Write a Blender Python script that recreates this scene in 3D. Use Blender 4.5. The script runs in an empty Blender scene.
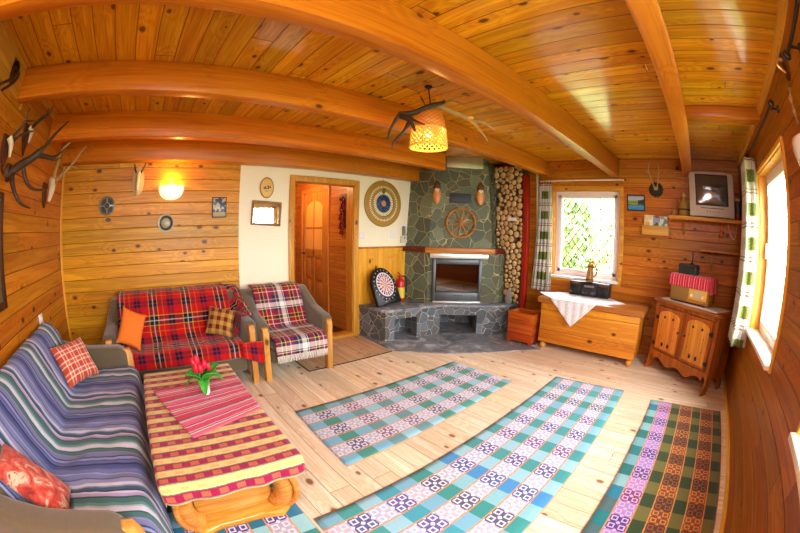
import bpy, bmesh, math, random
from mathutils import Vector, Matrix, Euler, noise as mnoise
PI = math.pi
SC = bpy.context.scene
COL = SC.collection
RN = random.Random(11)

# ---------------------------------------------------------------- mesh helpers
class MB:
    def __init__(s):
        s.bm = bmesh.new(); s.uv = s.bm.loops.layers.uv.new('UVMap')
    def box(s, x0, x1, y0, y1, z0, z1, bev=0, seg=2, M=None, mi=0):
        r = bmesh.ops.create_cube(s.bm, size=1)
        vs = r['verts']
        for v in vs:
            v.co = Vector((x0+(v.co.x+.5)*(x1-x0), y0+(v.co.y+.5)*(y1-y0), z0+(v.co.z+.5)*(z1-z0)))
        fs = list({f for v in vs for f in v.link_faces})
        if bev:
            es = list({e for v in vs for e in v.link_edges})
            rr = bmesh.ops.bevel(s.bm, geom=es, offset=bev, segments=seg, profile=.5, affect='EDGES')
            vs = list({v for f in rr['faces'] for v in f.verts} | {v for v in vs if v.is_valid})
        if M is not None:
            bmesh.ops.transform(s.bm, matrix=M, verts=vs)
        if mi:
            for f in {f for v in vs for f in v.link_faces}: f.material_index = mi
        return s
    def poly(s, pts, axis, a0, a1, bev=0, seg=2, top=None, M=None):
        """closed outline extruded along an axis; pts are the two other coordinates in order; top = another outline at a1"""
        def mk(p, a):
            if axis == 0: return Vector((a, p[0], p[1]))
            if axis == 1: return Vector((p[0], a, p[1]))
            return Vector((p[0], p[1], a))
        A = [s.bm.verts.new(mk(p, a0)) for p in pts]
        B = [s.bm.verts.new(mk(p, a1)) for p in (top or pts)]
        n = len(pts); fs = [s.bm.faces.new(A[::-1]), s.bm.faces.new(B)]
        for i in range(n): fs.append(s.bm.faces.new((A[i], A[(i+1) % n], B[(i+1) % n], B[i])))
        bmesh.ops.recalc_face_normals(s.bm, faces=fs)
        vs = A+B
        if bev:
            es = list({e for f in fs for e in f.edges})
            rr = bmesh.ops.bevel(s.bm, geom=es, offset=bev, segments=seg, profile=.5, affect='EDGES')
            vs = list({v for f in rr['faces'] for v in f.verts} | {v for v in vs if v.is_valid})
        if M is not None: bmesh.ops.transform(s.bm, matrix=M, verts=vs)
        return s
    def tube(s, pts, r, seg=8, closed=False, flat=1.0):
        pts = [Vector(p) for p in pts]; n = len(pts)
        rs = r if isinstance(r, (list, tuple)) else [r]*n
        if len(rs) != n:
            rs = [rs[0]+(rs[-1]-rs[0])*i/(n-1) for i in range(n)]
        rings = []; up = None
        for i in range(n):
            a = pts[i-1] if (i or closed) else pts[i]; b = pts[(i+1) % n] if (i < n-1 or closed) else pts[i]
            t = (b-a).normalized()
            if up is None:
                up = Vector((0, 0, 1)) if abs(t.z) < .9 else Vector((1, 0, 0))
            sx = t.cross(up).normalized(); up = sx.cross(t).normalized()
            rings.append([s.bm.verts.new(pts[i]+(sx*math.cos(2*PI*k/seg)+up*flat*math.sin(2*PI*k/seg))*rs[i]) for k in range(seg)])
        m = n if closed else n-1
        for i in range(m):
            A, B = rings[i], rings[(i+1) % n]
            for k in range(seg):
                s.bm.faces.new((A[k], A[(k+1) % seg], B[(k+1) % seg], B[k]))
        if not closed:
            s.bm.faces.new(rings[0][::-1]); s.bm.faces.new(rings[-1])
        return s
    def cyl(s, p0, p1, r0, r1=None, seg=16):
        return s.tube([p0, p1], [r0, r0 if r1 is None else r1], seg)
    def lathe(s, prof, seg=24, M=None, a0=0, a1=2*PI, closed=True):
        full = abs(a1-a0-2*PI) < 1e-6
        n = seg if full else seg+1; rings = []
        allv = []
        for (r, z) in prof:
            ring = []
            if r < 1e-6:
                v = s.bm.verts.new((0, 0, z)); ring = [v]*n; allv.append(v)
            else:
                for k in range(n):
                    a = a0+(a1-a0)*k/seg; v = s.bm.verts.new((r*math.cos(a), r*math.sin(a), z)); ring.append(v); allv.append(v)
            rings.append(ring)
        for A, B in zip(rings, rings[1:]):
            for k in range(seg):
                q = [A[k], A[(k+1) % n], B[(k+1) % n], B[k]]; u = []
                for v in q:
                    if v not in u: u.append(v)
                if len(u) >= 3:
                    try: s.bm.faces.new(u)
                    except ValueError: pass
        if M is not None: bmesh.ops.transform(s.bm, matrix=M, verts=allv)
        return s
    def ball(s, c, r, seg=16, M=None):
        if not isinstance(r, (tuple, list)): r = (r, r, r)
        q = bmesh.ops.create_uvsphere(s.bm, u_segments=seg, v_segments=max(6, seg//2+2), radius=1)
        T = Matrix.Translation(c) @ (M.to_4x4() if M else Matrix.Identity(4)) @ Matrix.Diagonal((*r, 1))
        bmesh.ops.transform(s.bm, matrix=T, verts=q['verts']); return s
    def grid(s, fn, nu, nv, uvf=None, wrap=False):
        V = [[s.bm.verts.new(fn(i/nu, j/nv)) for j in range(nv+1)] for i in range(nu+(0 if wrap else 1))]
        m = len(V)
        for i in range(nu):
            for j in range(nv):
                f = s.bm.faces.new((V[i][j], V[(i+1) % m][j], V[(i+1) % m][j+1], V[i][j+1]))
                if uvf:
                    for l, (a, b) in zip(f.loops, ((i, j), (i+1, j), (i+1, j+1), (i, j+1))):
                        l[s.uv].uv = uvf(a/nu, b/nv)
        return s
    def build(s, name, mat, parent=None, loc=(0, 0, 0), rot=(0, 0, 0), smooth=40, solid=0, bevel=0, recalc=True, sub=0):
        if recalc: bmesh.ops.recalc_face_normals(s.bm, faces=s.bm.faces[:])
        me = bpy.data.meshes.new(name); s.bm.to_mesh(me); s.bm.free()
        for m in (mat if isinstance(mat, (list, tuple)) else [mat]): me.materials.append(m)
        if smooth:
            for p in me.polygons: p.use_smooth = True
            me.set_sharp_from_angle(angle=math.radians(smooth))
        o = bpy.data.objects.new(name, me); COL.objects.link(o)
        o.location = loc; o.rotation_euler = rot
        if parent is not None: o.parent = parent
        if bevel:
            b = o.modifiers.new('b', 'BEVEL'); b.width = bevel; b.segments = 2; b.limit_method = 'ANGLE'
        if sub:
            b = o.modifiers.new('s', 'SUBSURF'); b.levels = sub; b.render_levels = sub
        if solid:
            b = o.modifiers.new('t', 'SOLIDIFY'); b.thickness = solid; b.offset = 0
        return o

def thing(name, label, cat, loc=(0, 0, 0), rotz=0, group=None, rot=None):
    o = bpy.data.objects.new(name, None); COL.objects.link(o)
    o.empty_display_size = .1
    o.location = loc; o.rotation_euler = rot if rot else (0, 0, rotz)
    return tag(o, label, cat, group)
def tag(o, label, cat, group=None):
    o['label'] = label; o['category'] = cat
    if group: o['group'] = group
    return o
def struct(o):
    o['kind'] = 'structure'; return o
def dup(root, loc, rotz=0):
    r = root.copy(); COL.objects.link(r); r.location = loc; r.rotation_euler = (0, 0, rotz)
    for ch in list(root.children):
        c = ch.copy(); COL.objects.link(c); c.parent = r
        for g in ch.children:
            d = g.copy(); COL.objects.link(d); d.parent = c
    return r
def smoothline(P, it=2):
    P = [Vector(p) for p in P]
    for _ in range(it):
        Q = [P[0]]
        for a, b in zip(P, P[1:]): Q += [a*.75+b*.25, a*.25+b*.75]
        Q.append(P[-1]); P = Q
    return P
def taper(r0, r1, n, pw=1.0):
    return [r0+(r1-r0)*(i/(n-1))**pw for i in range(n)]
def nz(x, y, z=0): return mnoise.noise(Vector((x, y, z)))

# ---------------------------------------------------------------- material helpers
def lin(c):
    if isinstance(c, str):
        c = c.lstrip('#'); c = [int(c[i:i+2], 16)/255 for i in (0, 2, 4)]
    return tuple((x/12.92 if x <= .04045 else ((x+.055)/1.055)**2.4) for x in c[:3])+(1,)
class N:
    def __init__(s, name, rough=.6, color='#808080', metal=0, spec=.5, coat=0, sheen=0, emit=None, es=0, alpha=None, trans=0):
        s.mat = bpy.data.materials.new(name); s.mat.use_nodes = True
        s.t = s.mat.node_tree; s.p = s.t.nodes['Principled BSDF']
        i = s.p.inputs
        i['Roughness'].default_value = rough; i['Base Color'].default_value = lin(color); i['Metallic'].default_value = metal
        i['Specular IOR Level'].default_value = spec; i['Coat Weight'].default_value = coat; i['Coat Roughness'].default_value = .12
        if sheen: i['Sheen Weight'].default_value = sheen
        if trans: i['Transmission Weight'].default_value = trans
        if alpha is not None: i['Alpha'].default_value = alpha
        if emit: i['Emission Color'].default_value = lin(emit); i['Emission Strength'].default_value = es
    def new(s, t, **k):
        n = s.t.nodes.new(t)
        for a, b in k.items(): setattr(n, a, b)
        return n
    def put(s, sock, v):
        if hasattr(v, 'links'): s.t.links.new(v, sock)
        elif isinstance(v, str): sock.default_value = lin(v)
        elif isinstance(v, (tuple, list)) and len(v) == 3 and sock.type == 'RGBA': sock.default_value = tuple(v)+(1,)
        else: sock.default_value = v
    def m(s, op, a, b=None, c=None, clamp=False):
        n = s.new('ShaderNodeMath', operation=op, use_clamp=clamp)
        for k, v in enumerate((a, b, c)):
            if v is not None: s.put(n.inputs[k], v)
        return n.outputs[0]
    def coord(s, kind='Object'): return s.new('ShaderNodeTexCoord').outputs[kind]
    def sep(s, v):
        n = s.new('ShaderNodeSeparateXYZ'); s.put(n.inputs[0], v); return list(n.outputs)
    def comb(s, x, y, z=0.0):
        n = s.new('ShaderNodeCombineXYZ')
        for k, v in enumerate((x, y, z)): s.put(n.inputs[k], v)
        return n.outputs[0]
    def noise(s, vec, scale=5, detail=3, rough=.55, dist=0, out='Fac'):
        n = s.new('ShaderNodeTexNoise'); s.put(n.inputs['Vector'], vec)
        n.inputs['Scale'].default_value = scale; n.inputs['Detail'].default_value = detail
        n.inputs['Roughness'].default_value = rough; n.inputs['Distortion'].default_value = dist
        return n.outputs[out]
    def vor(s, vec, scale=5, feature='F1', rnd=1.0, dim='3D'):
        n = s.new('ShaderNodeTexVoronoi', feature=feature, voronoi_dimensions=dim); s.put(n.inputs['Vector'], vec)
        n.inputs['Scale'].default_value = scale; n.inputs['Randomness'].default_value = rnd
        return n
    def wn(s, vec):
        n = s.new('ShaderNodeTexWhiteNoise', noise_dimensions='3D'); s.put(n.inputs['Vector'], vec); return n.outputs['Value']
    def mix(s, f, a, b, blend='MIX'):
        n = s.new('ShaderNodeMix', data_type='RGBA', blend_type=blend)
        s.put(n.inputs[0], f); s.put(n.inputs[6], a); s.put(n.inputs[7], b); return n.outputs[2]
    def ramp(s, f, stops, interp='LINEAR'):
        n = s.new('ShaderNodeValToRGB'); r = n.color_ramp; r.interpolation = interp
        while len(r.elements) > 1: r.elements.remove(r.elements[-1])
        for k, (p, c) in enumerate(stops):
            e = r.elements[0] if k == 0 else r.elements.new(p)
            e.position = p; e.color = lin(c) if isinstance(c, str) else ((c, c, c, 1) if not isinstance(c, tuple) else c)
        s.put(n.inputs[0], f); return n.outputs[0]
    def sstep(s, v, a, b):
        n = s.new('ShaderNodeMapRange', interpolation_type='SMOOTHSTEP'); s.put(n.inputs[0], v)
        n.inputs[1].default_value = a; n.inputs[2].default_value = b; return n.outputs[0]
    def bump(s, h, st=.3, d=.01):
        n = s.new('ShaderNodeBump'); n.inputs['Strength'].default_value = st; n.inputs['Distance'].default_value = d
        s.put(n.inputs['Height'], h); s.t.links.new(n.outputs[0], s.p.inputs['Normal'])
    def col(s, c): s.put(s.p.inputs['Base Color'], c); return s.mat

def plain(name, color, rough=.6, metal=0, var=0.0, scale=30, bump=0, **k):
    n = N(name, rough, color, metal, **k)
    if var or bump:
        f = n.noise(n.coord(), scale, 4)
        if var:
            c = lin(color); n.col(n.mix(f, tuple(x*(1-var) for x in c[:3]), tuple(min(1, x*(1+var)) for x in c[:3])))
        if bump: n.bump(f, bump, .004)
    return n.mat

def wood(name, dark, light, u=0, v=2, plank=.125, L=5.0, knots=.6, rough=.38, coat=.0, gap=.028, tint=.35, spec=.3, knotc='#3a1a08', gs=1.0, gapd=.42):
    """varnished softwood: grain runs along axis u, boards side by side along axis v"""
    n = N(name, rough, spec=spec, coat=coat)
    c = n.sep(n.coord()); w = 3-u-v; U, V, W = c[u], c[v], c[w]
    if plank:
        q = n.m('DIVIDE', V, plank); idx = n.m('FLOOR', q); fr = n.m('SUBTRACT', q, idx)
        r1 = n.wn(n.comb(idx, 3.3, 1.7))
        uu = n.m('ADD', n.m('DIVIDE', U, L), n.m('MULTIPLY', r1, 13.7)); jid = n.m('FLOOR', uu)
        seed = n.wn(n.comb(idx, jid, 5.1))
        edge = n.m('MINIMUM', fr, n.m('SUBTRACT', 1.0, fr))
        ej = n.m('MULTIPLY', n.m('MINIMUM', n.m('FRACT', uu), n.m('SUBTRACT', 1.0, n.m('FRACT', uu))), L/plank)
        edge = n.m('MINIMUM', edge, ej)
    else:
        oi = n.new('ShaderNodeObjectInfo'); seed = oi.outputs['Random']; edge = None
    off = n.m('MULTIPLY', seed, 61.0)
    gv = n.comb(n.m('ADD', n.m('MULTIPLY', U, .55), off), n.m('ADD', n.m('MULTIPLY', V, 11.0), off), n.m('MULTIPLY', W, 11.0))
    low = n.noise(gv, 1.3*gs, 4, .6, .35)
    fine = n.noise(n.comb(n.m('ADD', n.m('MULTIPLY', U, 2.0), off), n.m('MULTIPLY', V, 75.0), n.m('MULTIPLY', W, 75.0)), 1.2*gs, 3, .6)
    kv = n.vor(n.comb(n.m('ADD', n.m('MULTIPLY', U, .62), off), n.m('ADD', V, n.m('MULTIPLY', off, .37)), W), 6.0, dim='2D' if plank else '3D')
    kd = kv.outputs['Distance']; ks = n.sep(kv.outputs['Color'])[0]
    sel = n.m('GREATER_THAN', ks, knots)
    rings = n.m('SINE', n.m('ADD', n.m('MULTIPLY', low, 34.0), n.m('MULTIPLY', kd, n.m('MULTIPLY', sel, 22.0))))
    g = n.m('ADD', n.m('MULTIPLY', low, .58), n.m('ADD', n.m('MULTIPLY', fine, .38), n.m('MULTIPLY', rings, .055)))
    base = n.mix(n.sstep(g, .25, .72), dark, light)
    tv = n.m('MULTIPLY_ADD', seed, tint, 1.0-tint*.6)
    tn = n.new('ShaderNodeHueSaturation'); n.put(tn.inputs['Color'], base); n.put(tn.inputs['Value'], tv)
    n.put(tn.inputs['Hue'], n.m('MULTIPLY_ADD', n.wn(n.comb(seed, 9.1, 2.2)), .016, .492))
    base = tn.outputs[0]
    kr = n.m('MULTIPLY_ADD', n.sep(kv.outputs['Color'])[1], .10, .045)
    km = n.m('MULTIPLY', sel, n.m('SUBTRACT', 1.0, n.sstep(n.m('DIVIDE', kd, kr), .55, 1.25)))
    halo = n.m('MULTIPLY', sel, n.m('SUBTRACT', 1.0, n.sstep(kd, .06, .26)))
    base = n.mix(n.m('MULTIPLY', halo, .35), base, dark)
    base = n.mix(n.m('MULTIPLY', km, .85), base, knotc)
    if edge is not None:
        gm = n.m('SUBTRACT', 1.0, n.sstep(edge, gap*.4, gap))
        gc = lin(dark); base = n.mix(gm, base, tuple(x*gapd for x in gc[:3]))
        n.bump(n.m('ADD', n.sstep(edge, 0, gap*2.2), n.m('MULTIPLY', fine, .05)), .5, .006)
    else:
        n.bump(fine, .08, .003)
    return n.col(base)

def stripe(n, coord, period, segs):
    jt = n.noise(n.coord('UV'), 420, 2)
    f = n.m('FRACT', n.m('ADD', n.m('DIVIDE', coord, period), n.m('MULTIPLY', n.m('SUBTRACT', jt, .5), .022))); tot = sum(a for a, _ in segs); p = 0; st = []
    for a, c in segs:
        st.append((p, c)); p += a/tot
    return n.ramp(f, st, 'CONSTANT')
def weave(n, U, V, st=.25, sc=900):
    a = n.m('MULTIPLY', n.m('SINE', n.m('MULTIPLY', U, sc)), n.m('SINE', n.m('MULTIPLY', V, sc)))
    n.bump(n.m('ADD', n.m('MULTIPLY', a, .3), n.noise(n.comb(U, V, 0), 120, 2)), st, .004)
def uvs(n):
    c = n.sep(n.coord('UV')); return c[0], c[1]
def cloth_mat(name, fn, rough=.9, st=.25, coords='UV', var=.16):
    n = N(name, rough, spec=.2, sheen=.15); c = n.sep(n.coord(coords)); U, V = c[0], c[1]
    col = fn(n, U, V)
    f = n.noise(n.comb(U, V, 0), 60, 3)
    col = n.mix(n.m('MULTIPLY', f, var*2), col, '#1a1512')
    weave(n, U, V, st)
    return n.col(col)
def tartan(segsu, segsv, pu, pv, fac=.5):
    return lambda n, U, V: n.mix(fac, stripe(n, U, pu, segsu), stripe(n, V, pv, segsv))
SKY, EXPO = 25.0, .36
P_PEND, P_SCONCE, P_HALL, P_FILL = 5, 8, 20, 78
# ---------------------------------------------------------------- camera: a 15 mm full-frame fisheye
cam = bpy.data.cameras.new('camera'); co = bpy.data.objects.new('camera', cam); COL.objects.link(co); SC.camera = co
cam.type = 'PANO'
try: cam.cycles.panorama_type = 'FISHEYE_EQUISOLID'; cc = cam.cycles
except Exception: cam.panorama_type = 'FISHEYE_EQUISOLID'; cc = cam
cc.fisheye_lens = 351.797/800*36; cc.fisheye_fov = math.radians(200)
cam.sensor_width = 36; cam.sensor_height = 24; cam.sensor_fit = 'HORIZONTAL'; cam.clip_start = .01
CM = Matrix(((0.7529942, 0.0540825, -0.6558008), (-0.6577799, 0.0891808, -0.7479120), (0.0180358, 0.9945461, 0.1027270)))
co.matrix_world = Matrix.Translation((0, 0, 1.44)) @ CM.to_4x4()
vs = SC.view_settings
SC.display_settings.display_device = 'sRGB'
vs.view_transform = 'Standard'; vs.look = 'None'; vs.gamma = 1; vs.use_curve_mapping = False; vs.exposure = EXPO

# ---------------------------------------------------------------- daylight and lamps
w = bpy.data.worlds.new('sky'); SC.world = w; w.use_nodes = True
bg = w.node_tree.nodes['Background']; bg.inputs[0].default_value = (.93, .97, 1, 1); bg.inputs[1].default_value = SKY
def lamp(name, loc, power, color, r=.05):
    l = bpy.data.lights.new(name, 'POINT'); l.energy = power; l.color = lin(color)[:3]; l.shadow_soft_size = r
    o = bpy.data.objects.new(name, l); COL.objects.link(o); o.location = loc; return o
def portal(name, loc, rot, sx, sy):
    l = bpy.data.lights.new(name, 'AREA'); l.shape = 'RECTANGLE'; l.size = sx; l.size_y = sy; l.cycles.is_portal = True
    o = bpy.data.objects.new(name, l); COL.objects.link(o); o.location = loc; o.rotation_euler = rot; return o

# ---------------------------------------------------------------- materials
M = {}
M['ceil'] = wood('ceiling_boards', '#c2700c', '#f6b01c', u=1, v=0, plank=.135, L=4.5, knots=.62, rough=.2, coat=.35, tint=.34, knotc='#4a1c06')
M['beam'] = wood('beam_wood', '#c4680c', '#ee9422', u=0, v=1, plank=None, rough=.33, knots=.85, gs=.7)
M['beamy'] = wood('cross_beam_wood', '#b05a0a', '#d87c1c', u=1, v=0, plank=None, rough=.33, knots=.85, gs=.7)
M['wleft'] = wood('left_wall_boards', '#a2560a', '#d0841c', u=1, v=2, rough=.36, knots=.72, tint=.25)
M['wback'] = wood('back_wall_boards', '#b07008', '#e6a61c', u=0, v=2, rough=.36, knots=.66, tint=.3)
M['wwin'] = wood('window_wall_boards', '#a0520a', '#d48622', u=1, v=2, rough=.36, knots=.68, tint=.32)
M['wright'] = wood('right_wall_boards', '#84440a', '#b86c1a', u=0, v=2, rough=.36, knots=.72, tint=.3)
M['floor'] = wood('floor_boards', '#d8b488', '#f4e8d0', u=1, v=0, plank=.14, L=6, knots=.66, rough=.33, coat=.1, tint=.24, gap=.018, knotc='#7a3d18', gapd=.45)
M['floor2'] = wood('hatch_boards', '#b38a62', '#d4b692', u=1, v=0, plank=.14, L=3.4, knots=.7, rough=.3, tint=.2, gap=.022, knotc='#6b3a20')
M['trim'] = wood('pine_trim', '#c8881e', '#ecb548', u=2, v=0, plank=None, rough=.35, knots=.8)
M['trimx'] = wood('pine_trim_x', '#c8881e', '#ecb548', u=0, v=2, plank=None, rough=.35, knots=.8)
M['trimy'] = wood('pine_trim_y', '#c07d1c', '#e6ac46', u=1, v=2, plank=None, rough=.35, knots=.8)
M['wains'] = wood('wainscot_boards', '#d89214', '#f3b83a', u=2, v=0, plank=.09, L=4, knots=.85, rough=.33, tint=.15)
M['hall'] = wood('hall_boards', '#a85f18', '#d48d3a', u=1, v=2, plank=.1, rough=.4, knots=.85, tint=.15)
M['hallx'] = wood('hall_boards_x', '#a85f18', '#cf8836', u=0, v=2, plank=.1, rough=.4, knots=.85, tint=.15)
M['door'] = wood('door_wood', '#b06a1e', '#da9440', u=2, v=1, plank=None, rough=.35, knots=.9)
M['redwood'] = wood('red_wood', '#7c1c08', '#c23a16', u=2, v=0, plank=None, rough=.4, knots=.9)
M['plaster'] = plain('warm_plaster', '#f3eccb', .8, var=.03, scale=9, bump=.08)
M['white'] = plain('white_plastic', '#ece8e2', .4)
M['pvc'] = plain('window_frame_white', '#efe6e2', .35)
M['black'] = plain('black_plastic', '#121214', .4)
M['iron'] = plain('dark_iron', '#2b2c2e', .45, .6, var=.15)
M['rod'] = plain('rod_metal', '#3a2c20', .35, .7)
M['bone'] = plain('bone', '#d8cba4', .6, var=.15, scale=25, bump=.2)
M['antler'] = plain('antler', '#3e2c1a', .55, var=.45, scale=22, bump=.4)
M['antlerl'] = plain('pale_antler', '#b0945c', .55, var=.4, scale=22, bump=.4)
M['darkwood'] = wood('dark_mount', '#3a1c0a', '#5c3212', u=2, v=0, plank=None, rough=.5, knots=.95)
M['taupe'] = plain('taupe_upholstery', '#5e513a', .95, var=.14, scale=45, bump=.3, sheen=.4)
M['leg'] = wood('sofa_leg_wood', '#b9762c', '#dfa459', u=2, v=0, plank=None, rough=.4, knots=.95)
M['tablewood'] = wood('table_wood', '#b8741f', '#e2a04a', u=0, v=2, plank=None, rough=.25, knots=.98, coat=.3)
M['metal'] = plain('grey_metal', '#a9a69a', .35, .85, var=.1)
M['silver'] = plain('silver_strip', '#d5d8cf', .3, .6)
M['sill'] = plain('sill_paint', '#f0dcc4', .35)
def glassmat():
    n = N('window_glass'); t = n.t; out = t.nodes['Material Output']
    tr = n.new('ShaderNodeBsdfTransparent'); gl = n.new('ShaderNodeBsdfGlossy'); gl.inputs['Roughness'].default_value = .02
    lw = n.new('ShaderNodeLayerWeight'); fr = n.new('ShaderNodeMath', operation='MULTIPLY_ADD'); n.put(fr.inputs[0], n.m('POWER', lw.outputs['Facing'], 5.0)); fr.inputs[1].default_value = .5; fr.inputs[2].default_value = .03
    mx = n.new('ShaderNodeMixShader'); n.put(mx.inputs[0], fr.outputs[0]); t.links.new(tr.outputs[0], mx.inputs[1]); t.links.new(gl.outputs[0], mx.inputs[2])
    t.links.new(mx.outputs[0], out.inputs['Surface']); return n.mat
M['pane'] = glassmat()

def stone(name, c1, c2, c3, mortar, scale=6.0, mw=.045):
    n = N(name, .62, spec=.35); c = n.coord()
    d = n.noise(c, 5, 2, out='Color')
    vm = n.new('ShaderNodeVectorMath', operation='MULTIPLY_ADD'); n.put(vm.inputs[0], d); vm.inputs[1].default_value = (.05, .05, .05); n.put(vm.inputs[2], c)
    v = vm.outputs[0]
    a = n.vor(v, scale); e = n.vor(v, scale, 'DISTANCE_TO_EDGE')
    s = n.sep(a.outputs['Color'])
    base = n.mix(s[0], c1, c2); base = n.mix(n.m('MULTIPLY', n.m('GREATER_THAN', s[1], .7), .7), base, c3)
    f = n.noise(c, 28, 4); base = n.mix(n.m('MULTIPLY', f, .5), base, '#15171a')
    mm = n.m('SUBTRACT', 1.0, n.sstep(e.outputs['Distance'], mw*.55, mw*1.1))
    base = n.mix(mm, base, mortar)
    n.bump(n.m('ADD', n.sstep(e.outputs['Distance'], 0, mw*1.8), n.m('MULTIPLY', f, .35)), .7, .012)
    return n.col(base)
M['stone'] = stone('chimney_stone', '#5c6852', '#88906e', '#666248', '#b8b07e', 6.0, .022)
M['stoneb'] = stone('bench_stone', '#586064', '#868d92', '#6c665c', '#bab8ac', 8.0, .028)
def slate():
    n = N('slate_slab', .38, spec=.5); c = n.coord(); f = n.noise(c, 4, 6, .65, 1.5); g = n.noise(c, 22, 4)
    b = n.ramp(f, [(.32, '#3c4048'), (.45, '#727884'), (.55, '#8a8682'), (.66, '#b6bcc8')])
    n.bump(n.m('ADD', f, n.m('MULTIPLY', g, .4)), .5, .01); return n.col(b)
M['slate'] = slate()

# ---------------------------------------------------------------- the room
XL, XW, YB, YR, ZC, YS = -1.145, 4.66, 3.87, -.73, 2.5, 3.87
def wallbox(name, mat, boxes):
    b = MB()
    for q in boxes: b.box(*q)
    return struct(b.build(name, mat, smooth=0))
wallbox('floor', M['floor'], [(XL-.1, XW+.1, YR-.1, YB+.06, -.1, 0)])
wallbox('ceiling', M['ceil'], [(XL-.15, XW+.15, YR-.15, YB+.15, ZC, ZC+.1)])
wallbox('wall_left', M['wleft'], [(XL-.15, XL, YR-.15, YB+.15, -.1, ZC)])
wallbox('wall_back', M['wback'], [(XL, 1.012, YB, YB+.14, -.1, ZC)])
wallbox('wall_back_plaster', M['plaster'], [(1.012, 1.69, YB, YB+.14, -.1, ZC), (2.575, XW, YB, YB+.14, -.1, ZC), (1.69, 2.575, YB, YB+.14, 2.035, ZC)])
def holewall(name, mat, axis, a0, a1, lo, hi, holes):
    """wall slab a0..a1 thick on the axis, running lo..hi, with (p0,p1,z0,z1) openings"""
    B = []; cur = lo
    def add(p, q, z0, z1): B.append((a0, a1, p, q, z0, z1) if axis == 0 else (p, q, a0, a1, z0, z1))
    for (p0, p1, z0, z1) in holes:
        add(cur, p0, -.1, ZC); add(p0, p1, -.1, z0); add(p0, p1, z1, ZC); cur = p1
    add(cur, hi, -.1, ZC); return wallbox(name, mat, B)
W1 = (1.03, 2.05, .885, 2.085)      # window opening in the far wall: y0 y1 z0 z1
W2 = (2.22, 3.27, .80, 2.09)        # right wall, x0 x1 z0 z1
W3 = (.16, 1.33, .80, 2.09)         # right wall, beside the camera
holewall('wall_window', M['wwin'], 0, XW, XW+.16, YR-.15, YB, [W1])
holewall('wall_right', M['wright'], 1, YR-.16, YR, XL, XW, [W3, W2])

def window(nm, axis, hole, lattice=False):
    p0, p1, z0, z1 = hole
    def bx(b, a, c, p, q, za, zb, bev=0):           # a..c = depth from the wall face (+ into the room)
        if axis == 0: b.box(XW-c, XW-a, p, q, za, zb, bev)
        else: b.box(p, q, YR+a, YR+c, za, zb, bev)
    root = MB(); t = .032 if axis else .055                            # casing around the opening
    bx(root, 0, .022, p0-t, p0, z0-t, z1+t, .004); bx(root, 0, .022, p1, p1+t, z0-t, z1+t, .004)
    bx(root, 0, .022, p0, p1, z1, z1+t, .004); bx(root, 0, .022, p0, p1, z0-t, z0-.02, .004)
    for q in ((p0, p0+.012, z0, z1), (p1-.012, p1, z0, z1), (p0, p1, z1-.012, z1)): bx(root, -.15, 0, *q)
    r = root.build(nm, M['trim'] if axis else M['trimy'], smooth=0); struct(r)
    b = MB(); bx(b, -.15, .06, p0-.02, p1+.02, z0-.02, z0+.012, .005)
    b.build('window_sill', M['sill'] if axis else M['white'], r)
    d0, d1 = -.14, -.09; b = MB(); f = .055
    i0, i1, j0, j1 = p0+.012, p1-.012, z0+.012, z1-.012
    bx(b, d0, d1, i0, i0+f, j0, j1); bx(b, d0, d1, i1-f, i1, j0, j1); bx(b, d0, d1, i0+f, i1-f, j1-f, j1); bx(b, d0, d1, i0+f, i1-f, j0, j0+f)
    b.build('window_frame', M['pvc'], r, smooth=0)
    b = MB(); k0, k1, l0, l1 = i0+f-.01, i1-f+.01, j0+f-.01, j1-f+.01; g = .05; d0, d1 = -.125, -.07
    mids = []
    bx(b, d0, d1, k0, k0+g, l0, l1, .006); bx(b, d0, d1, k1-g, k1, l0, l1, .006); bx(b, d0, d1, k0, k1, l1-g, l1, .006); bx(b, d0, d1, k0, k1, l0, l0+g, .006)
    for m_ in mids: bx(b, d0, d1, m_-.05, m_+.05, l0, l1, .006)
    s = b.build('sash', M['pvc'], r)
    b = MB(); bx(b, -.10, -.094, k0+g, k1-g, l0+g, l1-g); b.build('window_pane', M['pane'], s, smooth=0)
    if not lattice:
        b = MB(); m_ = k1-.025; bx(b, -.07, -.045, m_-.012, m_+.012, 1.40, 1.52, .005); b.build('window_handle', M['white'], s)
    else:
        b = MB(); X = XW+.19; y0, y1, za, zb = p0-.05, p1+.05, z0-.05, z1+.05; st = .125
        import itertools
        k = -14
        for k in range(-16, 17):
            for sg in (1, -1):                       # z - zc = sg*1.25*(y-yc) + k*st clipped to the opening
                yc, zc = (y0+y1)/2, (za+zb)/2; pts = []
                for i in range(2):
                    y = (y0, y1)[i]; z = zc+sg*1.3*(y-yc)+k*st*1.15; pts.append([y, z])
                (ya, z_a), (yb, z_b) = pts; sl = (z_b-z_a)/(yb-ya)
                def clip(y, z):
                    if z < za: return (y+(za-z)/sl, za)
                    if z > zb: return (y+(zb-z)/sl, zb)
                    return (y, z)
                if max(z_a, z_b) < za or min(z_a, z_b) > zb: continue
                A = clip(ya, z_a); Bq = clip(yb, z_b)
                if abs(A[0]-Bq[0]) < .02 or not (y0-.01 <= A[0] <= y1+.01): continue
                b.tube([(X, A[0], A[1]), (X, Bq[0], Bq[1])], .007, 5)
        b.build('lattice_grille', M['rod'], r)
    return r
window('window_1', 0, W1, True); window('window_2', 1, W2); window('window_3', 1, W3)
portal('sky_portal', (XW+.16, 1.54, 1.485), (0, PI/2, 0), 1.2, 1.02)
portal('sky_portal', (2.745, YR-.16, 1.445), (PI/2, 0, 0), 1.05, 1.29)
portal('sky_portal', (.745, YR-.16, 1.445), (PI/2, 0, 0), 1.17, 1.29)

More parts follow.
